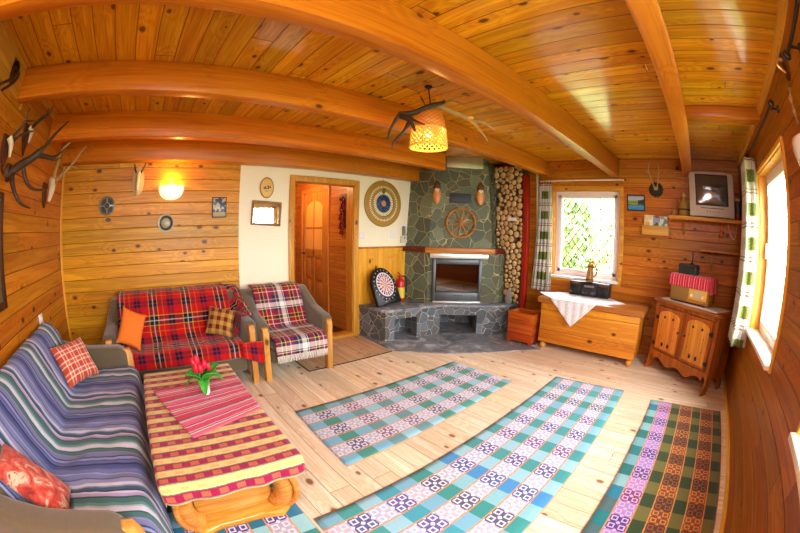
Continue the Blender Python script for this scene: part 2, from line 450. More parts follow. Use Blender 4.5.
# beams
def beam(y0, y1, zb, x0, x1, name='ceiling_beam'):
    return struct(MB().box(x0, x1, y0, y1, zb, ZC-.001, .012).build(name, M['beam']))
beam(1.03, 1.145, 2.25, XL, XW); beam(2.105, 2.215, 2.29, XL, XW); beam(3.115, 3.235, 2.265, XL, 3.52)
beam(3.70, 3.868, 2.172, XL, 3.72); beam(-.025, .105, 2.28, XL, XW)
struct(MB().box(2.75, 2.90, YR+.001, -.026, 2.405, ZC-.001, .01).build('ceiling_beam', M['beamy']))
struct(MB().box(.95, 1.10, YR+.001, -.026, 2.405, ZC-.001, .01).build('ceiling_beam', M['beamy']))
def trim(i, mat, *bxs):
    b = MB()
    for q in bxs: b.box(*q)
    return struct(b.build('trim_%d' % i, mat, smooth=0))
# cover strips: room corners and the recesses between the beams
trim(1, M['trim'], (XL, XL+.02, YB-.02, YB, 0, 2.17))
trim(2, M['trimy'], (XL, XL+.018, 1.145, 2.105, 2.29, 2.5), (XL, XL+.018, 2.215, 3.115, 2.46, 2.5), (XL, XL+.018, 2.219, 2.235, 2.26, 2.46), (XL, XL+.018, .105, 1.03, 2.27, 2.5))
trim(3, M['wwin'], (XW-.02, XW, 2.09-.0, 2.105, 2.3, 2.5), (XW-.02, XW, 1.147, 1.162, 2.25, 2.5), (XW-.02, XW, 1.145, 2.105, 2.478, 2.5), (XW-.02, XW, 1.015, 1.03, 2.25, 2.5), (XW-.02, XW, .105, 1.03, 2.478, 2.5), (XW-.02, XW, YR, -.025, 2.478, 2.5))
trim(4, M['trimx'], (XL, 2.75, YR, YR+.022, 2.44, 2.5), (2.90, XW-.02, YR, YR+.022, 2.44, 2.5))
struct(MB().box(XL, XW, YR, YR+.02, 0, .045, .006).build('baseboard_right', M['trimx']))
struct(MB().box(XL, .95, YB-.02, YB, 0, .06, .006).build('baseboard_back', M['trimx']))
struct(MB().box(XL, XL+.02, YR, YB, 0, .06, .006).build('baseboard_left', M['trimy']))
struct(MB().box(XW-.02, XW, YR, 1.8, 0, .06, .006).build('baseboard_window', M['wwin']))
# wainscot right of the doorway
b = MB().box(2.645, 3.47, YB-.016, YB, 0, 1.185)
o = struct(b.build('trim_5', M['wains'], smooth=0))
MB().box(2.645, 3.47, YB-.032, YB, 1.185, 1.21, .005).build('cap_rail', M['wleft'], o)

# doorway with its casing, and the hall behind
D0, D1 = 1.70, 2.565
b = MB(); t = .07
b.box(D0-t+.005, D0+.005, YB-.022, YB, 0, 2.095, .004); b.box(D1-.005, D1-.005+t+.01, YB-.022, YB, 0, 2.095, .004); b.box(D0+.005, D1-.005, YB-.022, YB, 2.025, 2.095, .004)
b.box(D0-.01, D0+.012, YB, YB+.16, 0, 2.035); b.box(D1-.012, D1+.01, YB, YB+.16, 0, 2.035); b.box(D0, D1, YB, YB+.16, 2.02, 2.035)
b.box(D0-.02, D1+.02, YB-.03, YB+.16, 0, .045, .006)
door = struct(b.build('door_1', M['trim']))
HX0, HX1, HY1 = 1.50, 2.575, 5.75
wallbox('floor_hall', M['darkwood'], [(HX0-.1, HX1+.1, YB+.06, HY1+.1, -.08, .02)])
wallbox('wall_hall', M['hall'], [(HX0-.1, HX0, YB+.14, HY1+.1, 0, 2.5), (HX1, HX1+.1, YB+.14, HY1+.1, 0, 2.5)])
wallbox('wall_hall_end', M['hallx'], [(HX0, HX1, HY1, HY1+.1, 0, 2.5)])
wallbox('ceiling_hall', M['hallx'], [(HX0-.1, HX1+.1, YB+.14, HY1+.1, 2.45, 2.55)])
# panelled inner door in the hall's right-hand wall, with four warm panes under an arch
y0, y1 = 4.60, 5.42
b = MB()
b.box(HX1-.025, HX1, y0-.075, y0, .02, 2.1, .004); b.box(HX1-.025, HX1, y1, y1+.075, .02, 2.1, .004); b.box(HX1-.025, HX1, y0, y1, 2.03, 2.1, .004)
d2 = struct(b.build('door_2', M['door']))
b = MB(); x0, x1 = HX1-.016, HX1-.001
b.box(x0, x1, y0, y0+.12, .03, 2.03, .003); b.box(x0, x1, y1-.12, y1, .03, 2.03, .003)
b.box(x0, x1, y0+.12, y1-.12, .03, .25, .003); b.box(x0, x1, y0+.12, y1-.12, 1.0, 1.13, .003)
arch = [(y0+.12, 2.03), (y0+.12, 1.80)]+[(y0+.12+(y1-y0-.24)*i/12, 1.80+.10*math.sin(PI*i/12)**.8) for i in range(1, 12)]+[(y1-.12, 1.80), (y1-.12, 2.03)]
b.poly(arch, 0, x0, x1); b.box(x0, x1, (y0+y1)/2-.02, (y0+y1)/2+.02, .25, 1.9, .003); b.box(x0, x1, y0+.12, y1-.12, 1.45, 1.48, .003)
leaf = b.build('door_leaf', M['door'], d2)
b = MB().box(x0+.004, x1, y0+.13, y1-.13, 1.13, 1.9)
b.build('door_pane', plain('glow_tinted_glass', '#f6c062', .2), leaf, smooth=0)  # orange base colour stands in for lamplight from the room behind
b = MB()
for k in range(2):
    for za, zb in ((.27, .62), (.66, .98)):
        ya = y0+.14+k*(y1-y0)/2-.02*k; b.box(x0+.003, x1, ya, ya+(y1-y0)/2-.18, za, zb, .01)
b.build('door_panel', M['door'], leaf)
MB().tube([(x0-.04, y1-.06, 1.05), (x0-.04, y1-.17, 1.05)], .01).tube([(x0-.045, y1-.06, 1.05), (x0, y1-.06, 1.05)], .012).build('door_handle', M['iron'], leaf)
# ---------------------------------------------------------------- seating
def T2(pts): return [tuple(p) for p in pts]
def throw(name, prof, x0, x1, mat, parent, nu=60, nv=90, amp=.012, seed=0, thick=.012, edge=None, sag=0, ulen=None):
    """cloth swept along local x over the side profile (y,z); UVs in metres"""
    P = smoothline([(0, a, b) for a, b in prof], 2)
    S = [0.0]
    for a, b in zip(P, P[1:]): S.append(S[-1]+(b-a).length)
    Lq = S[-1]
    def at(s):
        s = max(0, min(Lq, s)); i = 0
        while i < len(S)-2 and S[i+1] < s: i += 1
        f = (s-S[i])/max(1e-9, S[i+1]-S[i]); p = P[i].lerp(P[i+1], f); t = (P[i+1]-P[i]).normalized()
        return p, Vector((0, -t.z, t.y))
    def fn(u, v):
        e0, e1 = (edge(u) if edge else (0, 0))
        s = (e0+(Lq-e0+e1)*v) if edge else Lq*v
        over = max(0, s-Lq); p, nrm = at(s)
        x = x0+(x1-x0)*u
        wv = amp*(nz(x*5+seed, s*4, 1)+.6*nz(x*11+seed, s*9, 2))
        q = Vector((x+.006*nz(s*6, seed), p.y, p.z))+nrm*(abs(wv) if nrm.z > -9 else 0)
        q.z -= over; q.z -= sag*math.sin(PI*u)*math.sin(PI*v)
        return q
    b = MB().grid(fn, nu, nv, lambda u, v: (x0+(x1-x0)*u, Lq*v))
    return b.build(name, mat, parent, smooth=180, solid=thick, recalc=False)

def sofa(t, W, D, sh, bh, crease, btop, arm_h, arm_w, legh=.14, armpoly=None, frontleg=True):
    yf, yb = -D/2, D/2; iw = W/2-arm_w
    MB().box(-iw, iw, yf+.05, yb-.04, legh, legh+.14, .02, 3).build('base', M['taupe'], t)
    MB().box(-iw+.005, iw-.005, yf+.01, crease+.16, legh+.13, sh-.03, .05, 4).build('seat_cushion', M['taupe'], t)
    bk = [(crease+.0, legh+.15), (crease+.02, sh-.04), (btop-.03, bh-.07), (btop+.02, bh-.018), (yb-.05, bh-.018), (yb-.01, bh-.07), (yb, legh+.1)]
    MB().poly(bk, 0, -W/2+.06, W/2-.06, .03, 3).build('backrest', M['taupe'], t)
    ap = armpoly or [(yf+.06, legh+.06), (yf+.05, arm_h-.05), (yf+.10, arm_h-.005), (0, arm_h+.01), (yb-.14, arm_h+.07), (yb-.02, arm_h+.09), (yb-.01, legh+.06)]
    for s in (-1, 1):
        a0, a1 = (s*(W/2-arm_w), s*W/2) if s > 0 else (-W/2, -W/2+arm_w)
        a = MB().poly(ap, 0, a0, a1, .035, 4).build('arm', M['taupe'], t)
        xc = (a0+a1)/2
        MB().poly([(yf+.02, 0), (yf+.085, 0), (yf+.10, arm_h-.06), (yf+.075, arm_h-.03), (yf+.02, arm_h-.03), (yf, arm_h-.08)], 0, xc-.03, xc+.03, .008).build('leg', M['leg'], t)
        MB().box(xc-.03, xc+.03, yb-.10, yb-.05, 0, legh+.02, .006).build('leg', M['leg'], t)

STR = [(3, '#6a72a6'), (1, '#505894'), (2, '#454e86'), (1, '#20284e'), (2, '#5c66a0'), (1, '#485088'), (2, '#8890bc'), (1, '#36406c'), (3, '#747aa8'), (1, '#8a80b0'), (3, '#44706e'), (1, '#2c5254'), (3, '#cfd2e4'), (1, '#a8b8c4'), (2, '#5f8c8a'), (3, '#3f6e6c'), (1, '#264a4e'), (2, '#a898c0'), (1, '#c4c0da'), (1, '#223452'), (2, '#37586e'), (1, '#8090b0'), (2, '#c8cae0'), (3, '#8c92bc'), (1, '#4a5284'), (3, '#767eae'), (1, '#9aa0cc')]
def strfn(n, U, V):
    return stripe(n, n.m('ADD', U, n.m('MULTIPLY', n.noise(n.comb(n.m('MULTIPLY', U, 3), V, 0), 3, 2), .015)), .50, STR)
M['striped'] = cloth_mat('blue_green_striped_cloth', strfn, var=.10)
RB = [(9, '#c00c14'), (1, '#d8a828'), (3, '#0e1430'), (1, '#1c4030'), (1, '#d8d4c4'), (1, '#1c4030'), (3, '#0e1430'), (1, '#d8a828'), (5, '#c00c14'), (1, '#e06a18'), (5, '#c00c14'), (3, '#101634'), (1, '#b01018'), (3, '#101634')]
M['redtartan'] = cloth_mat('red_tartan', tartan(RB, RB, .36, .36), var=.10)
AB = [(5, '#f0eae0'), (1, '#20284a'), (1, '#ece4d4'), (2, '#20284a'), (5, '#9c1430'), (1, '#d8b838'), (3, '#101630'), (1, '#d8b838'), (4, '#98122c'), (1, '#e8e0dc'), (4, '#9c1430'), (4, '#1c2c5c'), (1, '#d8b838'), (3, '#24386c')]
M['paletartan'] = cloth_mat('white_red_navy_plaid', tartan(AB, AB, .36, .36), var=.08)

# long sofa along the left wall
t = thing('sofa', 'long taupe sofa under a striped throw, along the left wall', 'sofa', (-.70, 1.918, 0), PI/2)
sofa(t, 2.12, .84, .42, .80, .10, .30, .575, .15)
t2 = thing('sofa_throw', 'blue, green and lilac striped throw covering the long sofa', 'throw', (-.70, 1.918, 0), PI/2)
prof = [(.385, .822), (.33, .822), (.275, .785), (.19, .62), (.105, .45), (.085, .43), (.05, .425), (-.2, .428), (-.40, .428), (-.45, .39), (-.462, .25), (-.462, .07)]
throw('throw_cloth', prof, -.893, .893, M['striped'], t2, 90, 110, .016, 3)

# two-seat sofa against the boarded wall
t = thing('sofa', 'two-seat taupe sofa under a red tartan throw, against the boarded wall', 'sofa', (.185, 3.425, 0), 0)
sofa(t, 1.53, .82, .43, .84, -.06, .16, .61, .135)
t2 = thing('sofa_throw', 'red tartan throw draped over the two-seat sofa', 'throw', (.185, 3.425, 0), 0)
prof = [(.38, .868), (.30, .872), (.18, .868), (.085, .78), (-.03, .55), (-.10, .455), (-.14, .445), (-.25, .445), (-.39, .445), (-.435, .415), (-.445, .31)]
throw('throw_cloth', prof, -.612, .60, M['redtartan'], t2, 80, 100, .02, 8)
# its loose right end: bunched up the inside of the arm, and hanging over the front of the arm leg
b = MB()
def fn(u, v):
    y = -.30+.60*v; z0 = .455+(.0 if v < .35 else (v-.35)**1.2*.72); top = .66+.20*v
    x = .545+.07*math.sin(PI*u)**2*(1-u)+.20*u+.02*nz(v*9, u*6); z = z0+(top-z0)*math.sin(PI*.5*min(1, u*1.25))+.02*nz(u*6, v*11, 3)
    return Vector((min(x, .745), y, max(z, .645+.09*max(0, (y+.1))*1.6+.015) if x > .615 else z))
b.grid(fn, 22, 40, lambda u, v: (.60+.3*u, .9*v)).build('throw_end', M['redtartan'], t2, smooth=180, solid=.01, recalc=False)
b = MB()
b.grid(lambda u, v: Vector((.57+.205*u, -.447-.018*(.5+.5*math.sin(u*13))*v-.006*v, .450-.012*u-(.14+.075*u)*v)), 16, 14, lambda u, v: (.56+.23*u, 1.32+.2*v)).build('throw_corner', M['redtartan'], t2, smooth=180, solid=.01, recalc=False)

# armchair by the door
t = thing('armchair', 'taupe armchair with wooden front legs and a plaid blanket, beside the doorway', 'armchair', (1.36, 3.41, 0), 0)
W, D = .82, .82
ap = [(-.34, .30), (-.36, .50), (-.36, .555), (-.28, .585), (-.05, .63), (.15, .74), (.27, .81), (.38, .80), (.40, .22), (-.1, .22)]
sofa(t, W, D, .42, .82, -.02, .20, .57, .125, .16, ap)
bl = thing('blanket', 'white, red and navy plaid blanket with a fringe on the armchair', 'blanket', (1.36, 3.41, 0), 0)
prof = [(.37, .838), (.30, .842), (.21, .838), (.155, .78), (.06, .62), (-.03, .455), (-.06, .44), (-.12, .435), (-.30, .435), (-.42, .43), (-.465, .39), (-.47, .27)]
throw('blanket_cloth', prof, -.275, .275, M['paletartan'], bl, 50, 90, .014, 21)
b = MB()
for k in range(46):
    x = -.27+.54*k/45; b.tube([(x, -.472+.004*nz(k*3.1, 1), .272), (x+.008*nz(k*1.7, 4), -.478, .24), (x+.02*nz(k*1.7, 2), -.476+.008*nz(k, 5), .20)], [.004, .0035, .002], 5)
b.build('fringe', plain('cream_fringe', '#ece6da', .9), bl)

# ---------------------------------------------------------------- cushions
def cushion(name, label, mat, c, xdir, up, sx, sy, th=.12):
    """pillow centred at c, face normal = xdir x up"""
    x = Vector(xdir).normalized(); y = Vector(up); y = (y-x*(y@x)).normalized(); z = x.cross(y)
    R3 = Matrix((x, y, z)).transposed()
    b = MB()
    def f(sg):
        def fn(u, v):
            a, c2 = 2*u-1, 2*v-1
            h = th/2*((1-abs(a)**2.6)*(1-abs(c2)**2.6))**.55
            pin = 1-.07*(abs(a)*abs(c2))**.0*(1-abs(a))*abs(c2)-.0
            px = a*sx/2*(1-.10*(1-abs(c2)**2)*0+.0)*(1-.06*(1-a*a)*0)
            px = a*sx/2*(.93+.07*abs(c2)**2); py = c2*sy/2*(.93+.07*abs(a)**2)
            return Vector((px, py, sg*(h+.004)+.006*nz(px*14, py*14, sg+c[0])*(h/(th/2))))
        return fn
    b.grid(f(1), 22, 22, lambda u, v: (u*sx, v*sy)); b.grid(f(-1), 22, 22, lambda u, v: (u*sx, v*sy))
    bmesh.ops.remove_doubles(b.bm, verts=b.bm.verts[:], dist=.0095)
    o = b.build(name, mat, None, c, R3.to_euler(), smooth=70)
    return tag(o, label, 'cushion')
M['orange'] = plain('orange_fabric', '#e8741c', .9, var=.08, scale=60, bump=.2)
M['browncheck'] = cloth_mat('gold_maroon_check', tartan([(3, '#c89a3c'), (1, '#5c1414'), (3, '#6e1a16'), (1, '#c89a3c')], [(3, '#c8963a'), (3, '#6a1815')], .075, .085))
M['redcheck'] = cloth_mat('orange_white_check', tartan([(4, '#c8482a'), (1, '#f0e2d0'), (2, '#d8603a'), (1, '#f0e2d0')], [(4, '#c8482a'), (1, '#f0e2d0'), (2, '#d8603a'), (1, '#f0e2d0')], .085, .085))
def blot(n, U, V):
    f = n.noise(n.comb(U, V, 0), 14, 3, .6, 1.2); return n.ramp(f, [(.3, '#8c2a22'), (.45, '#c84a3c'), (.55, '#d8705c'), (.62, '#e0c8a8'), (.7, '#a83a30')])
M['redblot'] = cloth_mat('red_patterned_cotton', blot)
cushion('cushion', 'plain orange cushion leaning at the left end of the red tartan sofa', M['orange'], (-.27, 3.135, .645), (.62, .12, -.30), (.25, .45, .85), .25, .33, .10)
cushion('cushion', 'gold and maroon checked cushion at the right end of the red tartan sofa', M['browncheck'], (.62, 3.215, .605), (.88, -.35, -.18), (.2, .45, .85), .27, .27, .13)
cushion('cushion', 'orange-red and white checked cushion at the far end of the striped sofa', M['redcheck'], (-.745, 2.52, .60), (.60, .75, -.02), (-.5, .35, .82), .36, .31, .11)
cushion('cushion', 'dark red patterned cushion beside the near arm of the striped sofa', M['redblot'], (-.775, 1.15, .575), (.72, .05, -.62), (.05, -.95, .15), .38, .25, .12)

# ---------------------------------------------------------------- coffee table, cloth, runner, tulips
TX0, TX1, TY0, TY1, TZ = -.165, .475, 1.175, 2.40, .50
t = thing('coffee_table', 'low varnished wooden coffee table with curved scroll legs under a checked cloth', 'coffee table', ((TX0+TX1)/2, (TY0+TY1)/2, .0095))
hx, hy = (TX1-TX0)/2, (TY1-TY0)/2
MB().box(-hx, hx, -hy, hy, TZ-.048, TZ-.014, .012, 3).build('tabletop', M['tablewood'], t)
pl = [(-.29, -.45), (-.22, -.50), (-.12, -.47), (.12, -.47), (.22, -.50), (.29, -.45), (.31, -.34), (.22, -.25), (.22, .25), (.31, .34), (.29, .45), (.22, .50), (-.22, .50), (-.29, .45), (-.31, .34), (-.22, .25), (-.22, -.25), (-.31, -.34)]
MB().poly(pl, 2, .002, .055, .02, 3).build('base_plate', M['tablewood'], t)
for sy in (-1, 1):
    for sx in (-1, 1):
        b = MB(); pr = smoothline([(sx*.24, sy*.40, .055), (sx*.275, sy*.43, .12), (sx*.28, sy*.44, .22), (sx*.235, sy*.42, .33), (sx*.17, sy*.39, .42), (sx*.14, sy*.37, .463)], 2)
        n_ = len(pr)
        b.tube(pr, [.062-.018*i/(n_-1) for i in range(n_)], 12)
        for q in (-.028, .028):
            b.tube([p+Vector((sx*.045, q+sy*.03, 0)) for p in pr], [.018]*n_, 8)
        b.build('leg', M['tablewood'], t)
    MB().poly([(sy*.36, .055), (sy*.40, .055), (sy*.33, .46), (sy*.29, .46)], 0, -.22, .22, .006).build('end_panel', M['tablewood'], t)

def ikat(n, U, V):
    f = n.m('FRACT', n.m('DIVIDE', V, .094))
    jag = n.m('MULTIPLY', n.m('SUBTRACT', n.noise(n.comb(n.m('MULTIPLY', U, 40), V, 0), 2, 2), .5), .10)
    f = n.m('ADD', f, jag)
    bands = n.ramp(f, [(0, '#9a1444'), (.42, '#7c4850'), (.46, '#568c80'), (.50, '#dcc67c'), (.90, '#d0b26c'), (.95, '#5e8a7c')], 'CONSTANT')
    bx = n.m('LESS_THAN', n.m('FRACT', n.m('DIVIDE', U, .082)), .5)
    inr = n.m('MULTIPLY', n.m('GREATER_THAN', f, .06), n.m('LESS_THAN', f, .36)); iny = n.m('MULTIPLY', n.m('GREATER_THAN', f, .60), n.m('LESS_THAN', f, .80))
    c = n.mix(n.m('MULTIPLY', bx, n.m('MULTIPLY', inr, .62)), bands, '#d07848')
    return n.mix(n.m('MULTIPLY', bx, n.m('MULTIPLY', iny, .4)), c, '#dc8450')
M['tablecloth'] = cloth_mat('yellow_maroon_cloth', ikat, var=.06)
dr = .105; Wc, Lc = TX1-TX0, TY1-TY0
def fn(u, v):
    s = -dr+(Wc+2*dr)*u; q = -dr+(Lc+2*dr)*v
    cs, cq = min(max(s, 0), Wc), min(max(q, 0), Lc); ds, dq = s-cs, q-cq; d = math.hypot(ds, dq)
    x, y, z = TX0+cs, TY0+cq, TZ+.004
    if d > 0:
        ax, ay = ds/d, dq/d; R_ = .012
        if d < R_*PI/2: o_, dz = R_*math.sin(d/R_), R_*(1-math.cos(d/R_))
        else: o_, dz = R_+.05*(d-R_*PI/2), R_+(d-R_*PI/2)*.97
        o_ += min(1, d/.1)*.007*(1+math.sin((cs+cq+s*.3)*26+2*nz(s*4, q*4)))
        x += ax*o_; y += ay*o_; z -= dz*(1-.18*(1 if (ds and dq) else 0)*abs(ax*ay)*2)
    z += .002*nz(s*9, q*9)
    return Vector((x, y, z))
b = MB().grid(fn, 70, 110, lambda u, v: (-dr+(Wc+2*dr)*u, -dr+(Lc+2*dr)*v))
tag(b.build('tablecloth', M['tablecloth'], smooth=180, solid=.004, recalc=False), 'yellow and maroon checked cloth hanging over the coffee table', 'tablecloth')
PK = [(5, '#d8406c'), (1, '#f0b0b8'), (1, '#4a4a50'), (1, '#e8d8d0'), (4, '#e0607c'), (1, '#50303c'), (1, '#e8a0a8'), (6, '#cc2450'), (1, '#3c3c44'), (2, '#c8b8b0'), (5, '#e25a84'), (1, '#8a2040'), (1, '#f0d0c8')]
M['runner'] = cloth_mat('pink_striped_cloth', lambda n, U, V: stripe(n, V, .23, PK), var=.06)
Q = [(-.115, 2.075), (.478, 2.128), (.478, 1.635), (.055, 1.475)]
def fn(u, v):
    a = Vector(Q[0]).lerp(Vector(Q[1]), u); c_ = Vector(Q[3]).lerp(Vector(Q[2]), u); p = a.lerp(c_, v)
    return Vector((p.x, p.y, TZ+.0135+.005*abs(nz(p.x*8+3, p.y*8))+.004*abs(nz(p.x*22, p.y*5))))
b = MB().grid(fn, 40, 40, lambda u, v: (u*.6, v*.55))
tag(b.build('table_runner', M['runner'], smooth=180, solid=.003, recalc=False), 'pink striped cloth laid askew on the checked tablecloth', 'table cloth')

t = thing('tulip_bouquet', 'bunch of red artificial tulips with green leaves on the pink cloth', 'flowers', (.225, 1.92, TZ+.022))
MB().lathe([(0, 0), (.020, 0), (.026, .02), (.024, .05), (.020, .075), (.024, .082), (.017, .078), (.014, .05), (0, .04)], 16).build('vase', M['white'], t)
G = plain('leaf_green', '#3f9a34', .5, var=.3, scale=40); GS = plain('stem_green', '#3c7a2c', .5); TR = plain('tulip_red', '#d01030', .5, var=.15, scale=60)
for k in range(12):
    a = k*2.4+.3; L_ = .135+.03*math.sin(k*3.1); ca, sa = math.cos(a), math.sin(a); dp = .6+.4*math.sin(k*1.9)
    def fn(u, v, a=a, L_=L_, dp=dp, ca=ca, sa=sa, k=k):
        r = .012+L_*(.75*v+.15*v*v)*(.6+.4*dp); z = max(.006, .07+L_*(1.15*v-(.55+.95*dp*(k%2))*v*v)); wd = .036*math.sin(PI*min(1, .08+v*.92))**.7
        o = (u-.5)*2*wd; return Vector((ca*r-sa*o, sa*r+ca*o, z+.014*abs(u-.5)*2))
    MB().grid(fn, 4, 12).build('leaf', G, t, smooth=180, solid=.002, recalc=False)
for k, (x, y, z) in enumerate([(-.05, .01, .20), (-.02, .025, .19), (.015, .01, .175), (-.015, -.025, .165), (-.045, -.02, .17), (.04, .02, .155), (-.03, .0, .215)]):
    f = MB().lathe([(0, -.022), (.014, -.018), (.0185, 0), (.016, .018), (.009, .028), (.004, .024), (0, .01)], 10).build('tulip', TR, t, (x, y, z), (x*6, -y*6, k))
    MB().tube([(0, 0, -.02), (-x*.4, -y*.4, -.10)], .003, 6).build('stem', GS, f, (0, 0, 0))

# ---------------------------------------------------------------- rugs
def rugfn(p, q, bl, dark, light, mots, ground, seed, alt=None):
    def fn(n, U, V):
        P = p+q; k = n.m('FLOOR', n.m('DIVIDE', U, P)); t = n.m('SUBTRACT', U, n.m('MULTIPLY', k, P))
        mot = n.m('GREATER_THAN', t, p)
        vi = n.m('FLOOR', n.m('DIVIDE', V, bl)); vf = n.m('FRACT', n.m('DIVIDE', V, bl))
        par = n.m('GREATER_THAN', n.m('FRACT', n.m('MULTIPLY', vi, .5)), .25)
        r = n.wn(n.comb(vi, seed, 1.3)); r2 = n.wn(n.comb(vi, k, seed+3.1))
        pd = n.ramp(r, [(i/len(dark), c) for i, c in enumerate(dark)], 'CONSTANT'); pl_ = n.ramp(r, [(i/len(light), c) for i, c in enumerate(light)], 'CONSTANT')
        pc = n.mix(par, pl_, pd)
        mc = n.ramp(r, [(i/len(mots), c) for i, c in enumerate(mots)], 'CONSTANT'); mc = n.mix(n.m('MULTIPLY', n.m('SUBTRACT', 1.0, par), .55), mc, ground)
        fx = n.m('DIVIDE', n.m('SUBTRACT', t, p), q)
        hx = n.m('ABSOLUTE', n.m('SUBTRACT', n.m('FRACT', n.m('MULTIPLY', fx, 2.0)), .5)); hy = n.m('ABSOLUTE', n.m('SUBTRACT', n.m('FRACT', n.m('MULTIPLY', vf, 2.0)), .5))
        d = n.m('MAXIMUM', hx, hy); s = n.m('ADD', hx, hy)
        sq = n.m('LESS_THAN', d, .17); ink = n.m('ADD', sq, n.m('MULTIPLY', n.m('GREATER_THAN', d, .31), n.m('LESS_THAN', s, .76)), clamp=True)
        m_ = n.mix(ink, ground, n.mix(n.m('MULTIPLY', sq, n.m('MULTIPLY_ADD', par, .55, .2)), n.mix(n.m('MULTIPLY_ADD', par, .4, .05), mc, '#4c4a68'), mc))
        bd = n.m('MINIMUM', n.m('ABSOLUTE', n.m('SUBTRACT', t, p)), n.m('MINIMUM', t, n.m('SUBTRACT', P, t)))
        c = n.mix(mot, pc, m_)
        if alt: c = n.mix(n.m('GREATER_THAN', U, alt[0]), c, n.mix(mot, n.mix(par, alt[1], alt[2]), n.mix(ink, n.mix(par, alt[3], '#8a5a34'), n.mix(par, n.mix(r2, alt[4], '#8a4a28'), n.mix(r, alt[4], alt[5])))))
        c = n.mix(n.m('LESS_THAN', bd, .0045), c, '#d08a4c')
        mott = n.noise(n.comb(n.m('MULTIPLY', U, 14), n.m('MULTIPLY', V, 40), 0), 8, 4)
        return n.mix(n.m('MULTIPLY', mott, .5), c, '#ffffff' if not alt else '#d8c8b0', 'SOFT_LIGHT')
    return fn
DK = ['#388a8c', '#3c9492', '#3c84c0', '#3c94a8', '#348884']; LT = ['#7cb2c6', '#8abcce', '#6ea8c2', '#7cb6c2']
MT = ['#5c4c98', '#8a4494', '#4c5ca4', '#a4406e', '#6458ac', '#54506c']; GR = '#dcdeec'
M['rug_teal'] = cloth_mat('teal_lilac_rug', rugfn(.10, .1333, .132, DK, LT, MT, GR, 1.0), var=.06, st=.5)
M['rug_small'] = cloth_mat('teal_lilac_rug_fine', rugfn(.10, .1333, .132, ['#3c9084', '#40887c', '#3c8678', '#5c8a90'], LT, ['#6c6088', '#886a98', '#625e7e', '#986a88'], '#dcdae8', 4.0), var=.06, st=.5)
M['rug_blue'] = cloth_mat('blue_rug', rugfn(.10, .1333, .132, ['#2a78b0', '#3f7a7c', '#2a7090', '#2a8078'], ['#7fb8d0', '#8cc4cc'], ['#3a2c84', '#4a3a94', '#2c2f6a'], '#dcd8ea', 7.0), var=.06, st=.5)
M['rug_brown'] = cloth_mat('brown_olive_rug', rugfn(.10, .1333, .132, ['#157880', '#1a7a9a', '#147070'], ['#6aa8b4', '#7fb4bc', '#4a6a70'], ['#4a2c84', '#8a2460', '#5a3a80'], '#c8a8dc', 2.0,
    alt=(.2333, '#6c6a34', '#2c4426', '#d08c44', '#5c2c20', '#4a302a')), var=.06, st=.5)
def rug(label, mat, quad, L_, W_):
    """quad: corners at (u0,v0) (u1,v0) (u1,v1) (u0,v1); u across, v along"""
    Qv = [Vector(q) for q in quad]
    def fn(u, v):
        p = Qv[0].lerp(Qv[1], u).lerp(Qv[3].lerp(Qv[2], u), v)
        e = min(u, 1-u, v, 1-v)
        return Vector((p.x+.004*nz(p.x*9, p.y*9, 5)*(v in (0, 1) or u in (0, 1)), p.y+.004*nz(p.x*9, p.y*9, 7)*(u in (0, 1)), .0045+.0015*nz(p.x*3, p.y*3)))
    b = MB().grid(fn, 16, 60, lambda u, v: (u*W_, v*L_))
    o = b.build('rug', mat, smooth=180, solid=.007, recalc=False)
    return tag(o, label, 'rug')
rug('small teal and lilac patterned rug nearest to the stone hearth', M['rug_small'], [(.925, 1.518), (.97, 2.356), (2.875, 2.348), (2.862, 1.558)], 1.92, .80)
rug('long teal and lilac patterned rug in the middle of the floor', M['rug_teal'], [(.505, .40), (.505, 1.212), (3.27, 1.248), (3.335, .475)], 2.8, .80)
rug('brown and olive patterned rug along the right-hand wall', M['rug_brown'], [(.55, .150), (.55, -.685), (3.302, -.645), (3.27, .156)], 2.74, .80)
rug('blue patterned rug lying under the coffee table', M['rug_blue'], [(.49, .62), (-.272, .62), (-.272, 2.86), (.48, 2.86)], 2.25, .80)
# ---------------------------------------------------------------- fireplace across the corner
FX, FY = 3.945, 3.105
def L(x, y):                                          # world xy -> fireplace frame (x to the right, y into the corner)
    dx, dy = x-FX, y-FY; return ((dx-dy)/2**.5, (dx+dy)/2**.5)
def cut(o, boxes):
    """carve openings out of a mesh"""
    for mb in boxes:
        c = mb.build('cutter', M['stone'], o.parent, smooth=0)
        m = o.modifiers.new('cut', 'BOOLEAN'); m.object = c; m.operation = 'DIFFERENCE'; m.solver = 'EXACT'
        bpy.context.view_layer.update()
        me = bpy.data.meshes.new_from_object(o.evaluated_get(bpy.context.evaluated_depsgraph_get()))
        o.modifiers.clear(); o.data = me; bpy.data.objects.remove(c)
fp = thing('fireplace', 'corner fireplace of dark crazy-paved stone with a raised bench', 'fireplace', (FX, FY, 0), -PI/4)
YB_, XW_ = YB-.002, XW-.002
MB().poly([L(*p) for p in [(2.63, YB_), (2.63, 3.6), (2.60, 3.07), (3.05, 2.55), (3.98, 1.80), (4.0, 1.96), (XW_, 1.96), (XW_, YB_)]], 2, .0005, .012).build('hearth_slab', M['slate'], fp)
bench = MB().poly([L(*p) for p in [(2.655, YB_), (2.72, 3.365), (3.55, 3.21), (4.13, 2.60), (XW_, 2.47), (XW_, YB_)]], 2, .012, .395).build('bench', M['stoneb'], fp, smooth=0)
a, b_ = L(3.557, 3.193), L(3.925, 2.825)
c1 = MB().box(a[0], b_[0], -.4, .42, -.02, .285)
p0, p1, p2, p3 = L(2.84, 3.25), L(3.17, 3.20), L(3.30, 3.62), L(2.90, 3.66)
c2 = MB().poly([p0, p1, p2, p3], 2, -.02, .30)
cut(bench, [c1, c2])
